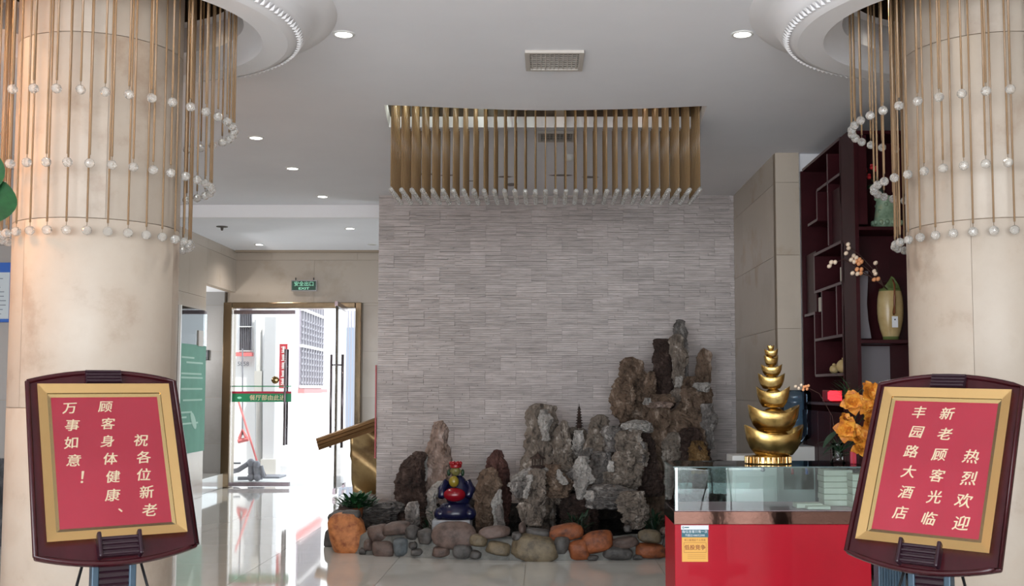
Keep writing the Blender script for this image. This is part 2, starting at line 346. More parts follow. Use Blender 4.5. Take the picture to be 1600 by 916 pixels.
# mouldings around the columns
for cx, cy in COLS:
    e = empty('trim_1' if cx < 0 else 'trim_2', (cx, cy, 0), kind='structure')
    pr = [(1.26, 3.532), (1.25, 3.52), (1.19, 3.505), (1.17, 3.50), (1.14, 3.49), (1.11, 3.46), (1.09, 3.42), (1.075, 3.40), (1.055, 3.395), (1.035, 3.385), (1.02, 3.372), (1.0, 3.366), (.985, 3.36)]
    MB().lathe(pr, 72).build('cornice', M['white_plaster'], e, smooth=True)
    MB().lathe([(.985, 3.36), (.845, 3.36)], 72).build('flat_ring', M['white_plaster'], e)
    MB().lathe([(.845, 3.36), (.835, 3.375), (.825, 3.42), (.79, 3.455), (.74, 3.465)], 72).build('inner_cove', M['white_plaster'], e, smooth=True)
    MB().lathe([(.74, 3.465), (.74, 3.62), (.70, 3.64)], 72).build('throat', M['ceiling'], e)
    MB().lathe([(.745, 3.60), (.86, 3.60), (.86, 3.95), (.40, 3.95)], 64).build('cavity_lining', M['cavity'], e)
    # carved leaf beads round the cornice
    bd = MB()
    for k in range(150):
        a = 2 * PI * k / 150; c, s = math.cos(a), math.sin(a); d = .010
        p0 = Vector((1.033 * c, 1.033 * s, 3.372)); p1 = Vector((1.072 * c, 1.072 * s, 3.396)); t = Vector((-s, c, 0)) * .014
        m_ = (p0 + p1) / 2 + Vector((0, 0, -.014))
        bd.add([p0 - t * .6, p0 + t * .6, p1 + t, p1 - t, m_], [(0, 1, 4), (1, 2, 4), (2, 3, 4), (3, 0, 4)])
    o = bd.build('leaf_beading', M['white_plaster'], e); o['kind'] = 'stuff'
    for a in (50, 130, 230, 310):
        ar = math.radians(a); lx, ly = .62 * math.cos(ar), .62 * math.sin(ar)
        MB().lathe([(.001, 3.80), (.03, 3.80), (.045, 3.83), (.045, 3.95)], 16, (lx, ly, 0)).build('spot_lamp', M['chrome'], e, smooth=True)
        MB().lathe([(.001, 3.797), (.026, 3.797), (.026, 3.80)], 14, (lx, ly, 0)).build('spot_bulb', M['lamp_warm'] if cx < 0 else M['lamp'], e)
        l = bpy.data.lights.new('spot_light', 'SPOT'); lo_ = bpy.data.objects.new('spot_light', l); sc.collection.objects.link(lo_)
        l.energy = (55 if a in (130, 230) else 12) if cx < 0 else 14; l.color = (1, .72, .45) if cx < 0 else (1, .88, .72); l.spot_size = .95; l.spot_blend = .9; l.shadow_soft_size = .03
        lo_.parent = e; lo_.location = (lx, ly, 3.78)
# columns: curved slabs
for cx, cy in COLS:
    e = empty('column', (cx, cy, 0), label=('left' if cx < 0 else 'right') + ' round beige marble column ringed by hanging crystal strands', cat='column')
    MB().lathe([(RC - .012, 0), (RC - .012, 4.1)], 64).build('core', mat('column_grout', (.30, .22, .15), .8), e, smooth=True)
    zs = [0, .34, 1.305, 2.264, 3.222, 4.1]
    for k in range(5):
        for s in range(3):
            a0 = math.radians(-63 + (0 if k % 2 else 60) + 120 * s) + .002; a1 = a0 + 2 * PI / 3 - .004; n = 22; z0, z1 = zs[k] + .0018, zs[k + 1] - .0018
            m_ = MB(); m_.lathe([(RC - .02, z0), (RC - .001, z0), (RC, z0 + .003), (RC, z1 - .003), (RC - .001, z1), (RC - .02, z1), (RC - .02, z0)], n, a0=a0, a1=a1)
            me = m_.build('slab', M['column'], e, smooth=False).data; me.polygons.foreach_set('use_smooth', [abs(f.normal.z) < .2 for f in me.polygons])

# ---- slab walls
def slab_wall(name, M4, W, z0, z1, zj, mt, bw=1.25, thick=.1, parent=None, first=.0, back=None, gap=.003):
    """wall in local x (0..W), faces local -y; slabs split at the heights zj"""
    if parent is None:
        e = frame_empty(name, M4, kind='structure')
    else: e = parent
    MB().box(0, W, .018, thick, z0, z1).build('backing', back or M['joint'], e)
    hs = [z0] + [z for z in zj if z0 + .02 < z < z1 - .02] + [z1]
    for r in range(len(hs) - 1):
        x = -bw + (first + (bw / 2 if r % 2 else 0)) % bw
        while x < W:
            a, b = max(0, x), min(W, x + bw)
            if b - a > .02:
                MB().box(a + gap / 2, b - gap / 2, 0, .02, hs[r] + gap / 2, hs[r + 1] - gap / 2).build('slab', mt, e)
            x += bw
    return e
def wm(x, y, rz): return Matrix.Translation((x, y, 0)) @ Matrix.Rotation(rz, 4, 'Z')
ZJ = [.62, 1.28, 1.94, 2.60, 3.26]
slab_wall('wall_left', wm(X_L, 14.3 - 4.45, PI / 2) @ Matrix.Diagonal((1, 1, 1, 1)), 4.45, 0, 4.1, ZJ, M['beige'], thick=.5)
lw2 = slab_wall('wall_left_upper', wm(X_L, 14.3, PI / 2), 1.4, 2.79, 3.6, [3.26], M['beige'], thick=.1)
tag(MB().box(-7.6, X_L - .01, 14.0, 15.7, 2.795, 3.1).build('trim_3', M['white_plaster']), kind='structure')
slab_wall('wall_back_hall', wm(-7.6, 15.6, 0), 7.6 - 4.62, 0, 2.8, ZJ, M['grey_marble'], thick=.25)
st = MB().box(-7.6, -4.58, 14.2, 15.595, 0, .2).build('trim_4', M['tile'], bevel=.006); tag(st, kind='structure')
MB().box(-7.7, -7.6, 9.8, 15.8, 0, 4.1).build('wall_hall_left', M['beige']); tag(bpy.context.scene.objects['wall_hall_left'], kind='structure')
DX0, DX1, DZ = -4.62, -2.64, 2.64
slab_wall('wall_back', wm(X_L - .12, 15.66, 0), 4.4, DZ, 3.6, ZJ, M['beige'], thick=.3)
slab_wall('wall_back_right', wm(DX1, 15.66, 0), 5.6, 0, DZ, ZJ, M['beige'], thick=.3)
# front-left pier with the notice boards and dark wainscot
slab_wall('wall_left_front', wm(-8.2, 9.8, 0), 8.2 - 4.47, .78, 4.1, [1.30, 2.0, 2.7, 3.4], M['grey_marble'], thick=.3)
b_ = MB().box(-8.2, -4.465, 9.785, 10.0, 0, .78).build('baseboard_left', M['dark_marble']); tag(b_, kind='structure')
for n_, a in (('wall_far_left', (-8.35, -8.2, -3, 9.9, 0, 4.12)), ('wall_right', (X_R, X_R + .15, -3, 9.8, 0, 4.12))):
    tag(MB().box(*a).build(n_, M['beige']), kind='structure')
tag(MB().box(2.28, 3.2, 9.76, 9.9, 0, 4.12).build('wall_right_back', M['white_plaster']), kind='structure')
# pier beside the stone wall
slab_wall('wall_right_pier', wm(2.07, 11.95, -PI / 2), 2.22, 0, 4.1, [.62, 1.28, 1.94, 2.6, 3.26], M['pier'], thick=.2, first=.6)
slab_wall('wall_right_pier_end', wm(2.07, 9.71, 0), .215, 0, 4.1, [.62, 1.28, 1.94, 2.6, 3.26], M['pier'], thick=.1)
# ---- ledger-stone feature wall
SX0, SX1, SY = -1.84, 2.07, 11.9
sw = empty('wall_back_stone', (SX0, SY, 0), kind='structure')
MB().box(0, SX1 - SX0, .02, .4, 0, 4.1).build('backing', M['ledger_back'], sw)
PW, PH = .336, .1605
def ledger_mesh(w, seed):
    r = random.Random(seed); m = MB(); ns = 7; z = 0; hh = [r.uniform(.7, 1.3) for _ in range(ns)]; t = sum(hh)
    for k in range(ns):
        h = hh[k] / t * PH; x = 0; cut = [0] + sorted(r.uniform(.15, .85) * w for _ in range(r.choice((0, 1, 1)))) + [w]
        for a, b in zip(cut, cut[1:]):
            d = r.uniform(0, .020); m.box(a + .0008, b - .0008, -d, .021, z + .0013, z + h - .0009)
        z += h
    me = m.mesh('ledger_panel'); me.materials.append(M['ledger']); return me
full = [ledger_mesh(PW, k) for k in range(10)]; WW = SX1 - SX0
cache = {}
for r in range(22):
    x = -(PW / 2 if r % 2 else 0)
    while x < WW - .02:
        a, b = max(0, x), min(WW, x + PW); k = round(b - a, 3)
        if k > PW - .004: me = random.choice(full)
        else:
            if k not in cache: cache[k] = ledger_mesh(k, 50 + len(cache))
            me = cache[k]
        o = link('ledger_panel', me, None, sw); o.location = (a, 0, r * PH)
        x += PW
tag(MB().box(SX0 - .018, SX0 - .004, 11.86, 11.90, .65, 1.66).build('trim_5', M['red']), kind='structure')

# ================================================================== DOOR
door = empty('door_1', (DX0, 15.6, 0), kind='structure')
DW = DX1 - DX0
MB().box(0, .12, -.06, .2, 0, DZ).build('jamb', M['bronze_frame'], door, bevel=.01)
MB().box(DW - .09, DW, -.06, .2, 0, DZ).build('jamb', M['bronze_frame'], door, bevel=.01)
MB().box(.12, DW - .09, -.06, .2, DZ - .085, DZ).build('lintel', M['bronze_frame'], door, bevel=.01)
MB().box(.12, .97, -.02, .05, 0.02, .075).build('bottom_rail', M['handle'], door)
MB().box(.14, 1.02, -.02, .05, 2.475, 2.53).build('top_rail', M['handle'], door)
MB().box(.125, .97, .008, .020, .075, 2.475).build('pane', M['glass'], door)
def handle_pair(parent, x, y0, y1, z0, z1):
    h = MB()
    for y in (y0, y1): h.tube([(x, y, z0), (x, y, z1)], .017, 10)
    for z in (z0 + .25, z1 - .25): h.tube([(x, y0, z), (x, y1, z)], .010, 8)
    return h.build('door_handle', M['handle'], parent, smooth=True)
handle_pair(door, .90, -.06, .09, .60, 1.97)
band = MB().box(.13, .98, -.004, .006, 1.215, 1.335).build('sign_band', M['sign_green'], door)
MB().box(.13, .98, -.006, .004, 1.335, 1.365).build('red_stripe', M['sign_red'], door)
MB().box(.125, .98, -.006, .006, 1.43, 1.445).build('green_line', M['sign_green'], door)
text('餐厅部由此进', .082, M['cream_ink'], door, (.64, -.008, 1.27), sx=1.05)
MB().ball((.24, -.006, 1.275), .032, 12, 6, 1, .12, .55).build('leaf_emblem', M['exit_text'], door)
d_ = MB().lathe([(.001, -.012), (.035, -.012), (.05, -.004), (.055, .0)], 24).build('brass_disc', M['gold_mirror'], door, smooth=True); p = P(430, 594, 15.6); d_.location = (p.x - DX0, 0, p.z); d_.rotation_euler = (-PI / 2, 0, 0)
# open leaf (swung into the room)
leaf = empty('door_2', (-2.86, 15.55, 0), math.radians(-86), kind='structure')
LW = 1.18
MB().box(0, LW, -.006, .006, .06, 2.5).build('pane', M['glass'], leaf)
MB().box(0, LW, -.02, .02, 2.50, 2.56).build('top_rail', M['handle'], leaf)
MB().box(LW - .18, LW + .01, -.02, .02, .02, .10).build('corner_clamp', M['handle'], leaf)
MB().box(0, .16, -.02, .02, .02, .08).build('corner_clamp', M['handle'], leaf)
h = MB()
for y in (-.075, .075):
    h.tube([(LW - .16, y, .62), (LW - .16, y, 1.86)], .017, 10)
for z in (.8, 1.72): h.tube([(LW - .16, -.075, z), (LW - .16, .075, z)], .010, 8)
h.build('door_handle', M['handle'], leaf, smooth=True)
# exit sign
ex = empty('exit_sign', tuple(P(476, 447, 15.62)), label='small green lit exit sign on the wall above the glass door', cat='sign')
MB().box(-.185, .185, -.045, .03, -.08, .08).build('housing', M['chrome'], ex, bevel=.004)
MB().box(-.172, .172, -.048, -.04, -.066, .066).build('face', M['exit_green'], ex)
text('安全出口', .072, M['exit_text'], ex, (0, -.05, .022), off=.0001, dup=.0015, sx=1.0)
text('EXIT', .045, M['exit_text'], ex, (0, -.05, -.042), off=.001, sx=1.7)
for x in (-.13, .13): MB().tube([(x, 0, .08), (x, 0, .12)], .008, 8).build('bracket', M['black'], ex)
# glass poster panel leaning on left wall
gp = empty('glass_notice_stand', (X_L + .03, 13.18, .12), label='tall glass notice panel with a green printed poster on the left wall', cat='notice board')
MB().box(-.012, -.004, 0, 1.1, 1.84, 2.30).build('glass_sheet', M['glass'], gp)
MB().box(.0, .03, -.03, 0, 0, 2.30).build('edge_strip', M['white'], gp)
MB().box(-.012, -.004, .02, 1.08, .48, 1.84).build('poster', M['poster'], gp)
pt = MB()
for k, (z, a, b) in enumerate(((1.66, .12, .6), (1.60, .3, .95), (1.46, .12, .9), (1.41, .12, .95), (1.27, .12, .95), (1.13, .2, .95), (.98, .12, .55), (.92, .12, .35), (.84, .12, .8))):
    pt.box(-.003, -.001, a, b, z, z + .022)
o = pt.build('print_lines', M['poster_text'], gp); o['kind'] = 'stuff'
o = MB().ball((0, 0, 0), .15, 16, 8, .02, 1, .45).build('leaf_emblem', M['poster_text'], gp)
o.rotation_euler = (-.7, 0, 0); o.location = (-.002, .62, .88)
sp = PX(312, 529, X_L + .02)
sb = MB().box(-.02, .02, -.09, .09, -.10, .10).build('switch_box', M['vent']); sb.location = sp; tag(sb, 'small beige box on the wall above the green poster', 'switch')
s2 = empty('card_reader', tuple(P(320, 555, 15.58)), label='dark square card reader on the grey marble wall', cat='card reader')
MB().box(-.055, .055, -.02, .02, -.07, .07).build('case', M['black'], s2, bevel=.004); MB().box(-.03, .03, -.024, -.018, -.03, .04).build('screen', M['ink'], s2)
# blue notice boards on the pier
for k, (a, b) in enumerate(((-5.42, -4.80), (-4.785, -4.49))):
    e = empty('notice_board', (a, 9.78, 2.0), label=('wide blue framed notice board at the left edge on the grey wall', 'narrow blue framed notice board beside the left column')[k], cat='notice board')
    W = b - a
    MB().box(0, W, -.01, .02, 0, .54).build('frame', M['blue'], e, bevel=.003)
    MB().box(.035, W - .035, -.014, -.008, .03, .45).build('paper', M['notice'], e)
    ln = MB()
    for q_ in range(9): ln.box(.06, W - .06 - random.random() * .08, -.0155, -.0138, .07 + q_ * .04, .077 + q_ * .04)
    o = ln.build('print_lines', M['ink'], e); o['kind'] = 'stuff'

# ================================================================== CEILING FITTINGS
DL = [(537, 53, CEIL, 1, 'first downlight on the left of the main ceiling, nearest the left column'), (1160, 53, CEIL, 1, 'downlight at the upper right near the right column ring'),
      (400, 215, CEIL, 1, 'bright downlight just right of the left strands'), (457, 263, CEIL, 1, 'downlight between the brightest one and the beam, left of centre'),
      (504, 307, CEIL, 1, 'downlight closest to the ceiling beam'), (547, 357, 3.39, 1, 'right downlight in the low ceiling before the exit door'),
      (405, 382, 3.39, 1, 'left downlight in the low ceiling near the exit wall'), (582, 382, 3.39, 0, 'dim downlight in the low ceiling next to the stone wall')]
for px, py, z, on, lab in DL:
    p = PZ(px, py, z); e = empty('downlight', (p.x, p.y, z), label='round white ' + lab, cat='ceiling light', group=None)
    MB().lathe([(.068, 0), (.066, -.006), (.052, -.008), (.048, .02)], 28).build('rim', M['white'], e, smooth=True)
    MB().lathe([(.050, -.004), (.001, -.004)], 24).build('diffuser', M['lamp'] if on else M['vent'], e)
    if on:
        l = bpy.data.lights.new('downlight_light', 'SPOT'); q_ = bpy.data.objects.new('downlight_light', l); sc.collection.objects.link(q_)
        l.energy = 60; l.spot_size = 2.5; l.spot_blend = .9; l.color = (1, .95, .9); l.shadow_soft_size = .05; q_.parent = e; q_.location = (0, 0, -.02)
sp_ = PZ(347, 354, 3.39); e = empty('sprinkler', tuple(sp_), label='small dark sprinkler in the low ceiling at the far left', cat='sprinkler')
MB().lathe([(.07, 0), (.07, -.006), (.02, -.01), (.012, -.05), (.001, -.05)], 16).build('head', M['vent_dark'], e)
def vent(px0, px1, pyn, pyf, lab, nv, nh):
    a = PZ(px0, pyn, CEIL); b = PZ(px1, pyn, CEIL); c = PZ((px0 + px1) / 2, pyf, CEIL); W = b.x - a.x; D = c.y - a.y
    e = empty('air_vent', (a.x, a.y, CEIL), label=lab, cat='air vent')
    MB().box(0, W, 0, .03, -.02, 0).box(0, W, D - .03, D, -.02, 0).box(0, .03, .03, D - .03, -.02, 0).box(W - .03, W, .03, D - .03, -.02, 0).build('frame', M['vent'], e, bevel=.003)
    MB().box(.03, W - .03, .03, D - .03, -.004, -.002).build('backing', M['vent_dark'], e)
    for k in range(nv):
        x = .03 + (W - .06) * (k + .5) / nv; MB().box(x - .003, x + .003, .03, D - .03, -.016, -.005).build('slat', M['vent'], e)
    for k in range(nh):
        y = .03 + (D - .06) * (k + .5) / nh; MB().box(.03, W - .03, y - .004, y + .004, -.013, -.006).build('cross_slat', M['vent'], e)
vent(820, 913, 78, 107, 'rectangular beige air vent in the middle of the main ceiling', 11, 8)
vent(840, 900, 205, 219, 'far air vent seen between the hanging crystal rods', 9, 4)
p = PZ(889, 243, CEIL); e = empty('smoke_detector', (p.x, p.y, CEIL), label='round white smoke detector behind the hanging rods', cat='smoke detector')
MB().lathe([(.055, 0), (.055, -.02), (.045, -.045), (.02, -.055), (.001, -.055)], 24).build('dome', M['white'], e, smooth=True)

hl = bpy.data.lights.new('hall_fill_light', 'POINT'); ho = bpy.data.objects.new('hall_fill_light', hl); sc.collection.objects.link(ho); hl.energy = 45; hl.shadow_soft_size = .1; ho.location = (-5.3, 14.9, 1.9)  # bare point light with no fitting, added to brighten the side hall
# assumed warm floor lamp out of frame, added for the left column's orange glow
lp = empty('assumed_floor_lamp', (-3.75, 5.3, 0), label='assumed warm floor lamp added to the left of the left column, beyond the picture edge', cat='lamp')
MB().lathe([(.001, 0), (.15, 0), (.15, .02), (.015, .03), (.012, 2.15), (.001, 2.15)], 20).build('pole', M['chrome'], lp, smooth=True)
MB().lathe([(.19, 2.1), (.12, 2.45)], 28).build('assumed_lamp_shade', mat('assumed_warm_shade', (.9, .6, .3), .8, emit=(1, .5, .16), es=5), lp, smooth=True)
wl = bpy.data.lights.new('assumed_warm_lamp', 'POINT'); wo = bpy.data.objects.new('assumed_warm_lamp', wl); sc.collection.objects.link(wo); wl.energy = 42; wl.color = (1, .42, .14); wl.shadow_soft_size = .15; wo.location = (-3.6, 5.1, 2.7)  # added point light above the assumed lamp, warming the column's left side

# ================================================================== CHANDELIERS
def ico(r, sub=2):
    bm = bmesh.new(); bmesh.ops.create_icosphere(bm, subdivisions=sub, radius=r); me = bpy.data.meshes.new('crystal_ball'); bm.to_mesh(me); bm.free()
    me.polygons.foreach_set('use_smooth', [False] * len(me.polygons)); me.materials.append(M['crystal']); return me
ball_big, ball_small = ico(.0245), ico(.020)
def rod_mesh(L, r, mt='rod'):
    m = MB().tube([(0, 0, -L), (0, 0, 0)], r, 7).mesh('rod', True); m.materials.append(M[mt]); return m
def hook_mesh(g):
    m = MB().tube([(0, 0, 0), (0, 0, g)], .0018, 5).tube([(0, 0, g), (0, 0, g + .012)], .004, 6).mesh('hook'); m.materials.append(M['wire']); return m
hook_b, hook_s = hook_mesh(.022), hook_mesh(.010)
for cx, cy in COLS:
    side = 'left' if cx < 0 else 'right'
    e = empty('crystal_chandelier', (cx, cy, 3.95), label='three tiers of amber rods with crystal balls round the %s column' % side, cat='chandelier')
    MB().lathe([(.45, -.02), (.73, -.02), (.73, 0), (.45, 0), (.45, -.02)], 48).build('mounting_ring', M['cavity'], e)
    for R_, z, N, ph in ((.70, 2.845, 40, .02), (.585, 2.51, 36, .05), (.48, 2.19, 31, .03)):
        L = 3.93 - (z + .0225 + .022); me = rod_mesh(L, .0052, 'rod_light')
        for k in range(N):
            a = 2 * PI * (k + .5) / N + ph; o = link('rod', me, None, e); o.location = (R_ * math.cos(a), R_ * math.sin(a), -.02)
            b = link('crystal_ball', ball_big, None, o); b.location = (0, 0, -L - .0445 + .002); b.rotation_euler = (random.random() * 3, random.random() * 3, 0)
            hk = link('hook', hook_b, None, o); hk.location = (0, 0, -L - .024)
e = empty('crystal_chandelier', (0, 0, 3.86), label='wide block of amber rods with crystal balls hanging from the ceiling slot', cat='chandelier')
yf, yb = 8.27, 8.86; NR, NC = 9, 31
xf = [P(610.5 + 16.12 * k, 292, yf).x for k in range(NC)]; zf = P(850, 297, yf).z; L = 3.86 - zf - .03; me = rod_mesh(L, .0055)
MB().box(min(xf) - .03, max(xf) + .03, yf + .02, yb + .02, -.02, 0).build('mounting_plate', M['cavity'], e)
for i, x in enumerate(xf):
    for j in range(NR):
        sag = .06 * (1 - ((i - 15) / 15) ** 2)
        o = link('rod', me, None, e); o.location = (x, yf + sag * (1 - j / 8) + .02 + (yb - yf) * j / (NR - 1), 0)
        b = link('crystal_ball', ball_small, None, o); b.location = (0, 0, -L - .025); b.rotation_euler = (random.random() * 3, random.random() * 3, 0)
for k in range(4):   # assumed small lamps in the recess, unseen, brighter at the left end
    x = xf[0] + .08 + .62 * k
    l = bpy.data.lights.new('assumed_recess_light', 'POINT'); q_ = bpy.data.objects.new('assumed_recess_light', l); sc.collection.objects.link(q_); l.energy = 5 if k < 2 else 2; l.color = (.92, 1, .9) if k < 2 else (1, .85, .7)
    l.shadow_soft_size = .03; q_.location = (x, 8.42, 3.78)

# ================================================================== ROCKS AND POND
def rock(name, rows, Y, mt, parent=None, seed=0, df=.75, amp=.16, nr=56, ns=46, fine=1.0):
    rows = [(P(0, y, Y).z, P(a, y, Y).x, P(b, y, Y).x) for y, a, b in rows]
    z1, z0 = rows[0][0], rows[-1][0]; vs = []; fs = []; H = z1 - z0
    def at(z):
        for (za, a1, b1), (zb, a2, b2) in zip(rows, rows[1:]):
            if zb <= z <= za:
                t = (za - z) / max(1e-6, za - zb); return a1 + (a2 - a1) * t, b1 + (b2 - b1) * t
        return rows[-1][1:]
    mw = max(b - a for _, a, b in rows) / 2; so = Vector((seed * 7.13, seed * 3.7, seed * 1.9))
    for i in range(nr + 1):
        t = i / nr; z = z1 - H * t; a, b = at(z); cx, hw = (a + b) / 2, (b - a) / 2
        cap = min(1, (min(t, 1 - t) * nr / 1.6 + .35)); hw *= cap if t < .5 else max(cap, .6)
        hd = min(hw, mw) * df * .6 + mw * df * .4 * min(1, 3 * t + .2)
        for k in range(ns):
            an = 2 * PI * k / ns; c, s = math.cos(an), math.sin(an)
            ex = .8; x = hw * math.copysign(abs(c) ** ex, c); y = hd * math.copysign(abs(s) ** ex, s)
            p = Vector((cx + x, Y + y, z)); q = p * 9 + so
            d = noise.noise(q) * .9 - abs(noise.noise(Vector((q.x * 1.5, q.y * 1.5, q.z * .8)))) * 1.7 - abs(noise.noise(Vector((q.x * 4, q.y * 4, q.z * 2)))) * .8 + noise.noise(q * 6) * .45 * fine - abs(noise.noise(q * 9)) * .5 * fine + .75
            n_ = Vector((c, s, 0)); p += n_ * d * amp * (.35 * mw + .05) * 2
            p.z += noise.noise(q * 1.9) * .014
            p.y = min(p.y, 11.87); p.x = min(p.x, 2.05)
            vs.append(p)
    fs = [(i * ns + k, i * ns + (k + 1) % ns, (i + 1) * ns + (k + 1) % ns, (i + 1) * ns + k) for i in range(nr) for k in range(ns)]
    fs += [tuple(range(ns))[::-1], tuple(nr * ns + k for k in range(ns))]
    c0 = Vector(((rows[-1][1] + rows[-1][2]) / 2, Y, z0)) if parent is None else Vector((0, 0, 0))
    m = MB().add([v - c0 for v in vs], fs); o = m.build(name, M[mt], parent)
    if parent is None: o.location = c0
    return o
# separate rocks on the left
LR = [
 ('dark brown jagged rock standing left of the pale peak', [(706, 650, 661), (712, 640, 664), (725, 628, 663), (740, 622, 662), (760, 618, 664), (785, 618, 668), (832, 616, 668)], 10.65, 'rk_dark'),
 ('tall pinkish pointed rock left of the figurine', [(657, 684, 692), (668, 677, 696), (690, 671, 700), (715, 667, 705), (740, 664, 706), (765, 664, 702), (825, 662, 700)], 10.85, 'rk_pink'),
 ('small whitish rock wedged at the foot of the pinkish peak', [(752, 684, 698), (760, 676, 697), (770, 667, 688), (778, 664, 680), (825, 666, 682)], 10.62, 'rk_white'),
 ('narrow whitish slab between the dark rock and pinkish peak', [(709, 662, 668), (725, 658, 668), (745, 657, 666), (755, 659, 665), (825, 657, 667)], 10.70, 'rk_white'),
 ('small round tan rock at the front left of the pond', [(784, 641, 653), (792, 636, 656), (805, 633, 654), (835, 632, 652)], 10.0, 'rk_grey'),
 ('dark reddish pointed rock behind the tan boulder', [(702, 773, 781), (715, 765, 786), (722, 760, 788), (735, 758, 793), (770, 760, 798), (832, 760, 800)], 10.85, 'rk_red'),
 ('tan rounded boulder in front of the dark red peak', [(731, 760, 774), (738, 752, 777), (750, 746, 780), (770, 743, 783), (795, 743, 776), (838, 745, 772)], 10.45, 'rk_brown'),
 ('small white chip beside the tan boulder', [(766, 779, 783), (774, 773, 784), (784, 769, 785), (792, 770, 782), (830, 771, 782)], 10.25, 'rk_white'),
 ('little grey rock under the white chip', [(788, 780, 787), (800, 776, 789), (812, 778, 787), (838, 777, 788)], 10.0, 'rk_grey'),
 ('low grey rock ledge along the left side of the pond', [(784, 602, 622), (790, 585, 630), (798, 570, 630), (810, 560, 620), (842, 556, 610)], 10.55, 'cb_grey'),
 ('shade-dark rock lying behind the figurine', [(776, 650, 690), (785, 640, 700), (800, 636, 705), (836, 634, 706)], 10.9, 'rk_black'),
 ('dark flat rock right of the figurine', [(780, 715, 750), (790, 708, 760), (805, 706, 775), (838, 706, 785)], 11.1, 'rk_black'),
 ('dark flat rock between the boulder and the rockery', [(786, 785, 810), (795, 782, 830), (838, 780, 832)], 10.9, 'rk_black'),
]
for k, (lab, rows, Y, mt) in enumerate(LR):
    o = rock('rock', rows, Y, mt, seed=k + 3); tag(o, lab, 'rock')
rk = empty('rockery', tuple(PZ(940, 842, .08)), label='large grey and brown miniature mountain of stacked rocks against the stone wall', cat='rockery')
rk.location = (.6, 10.9, 0)
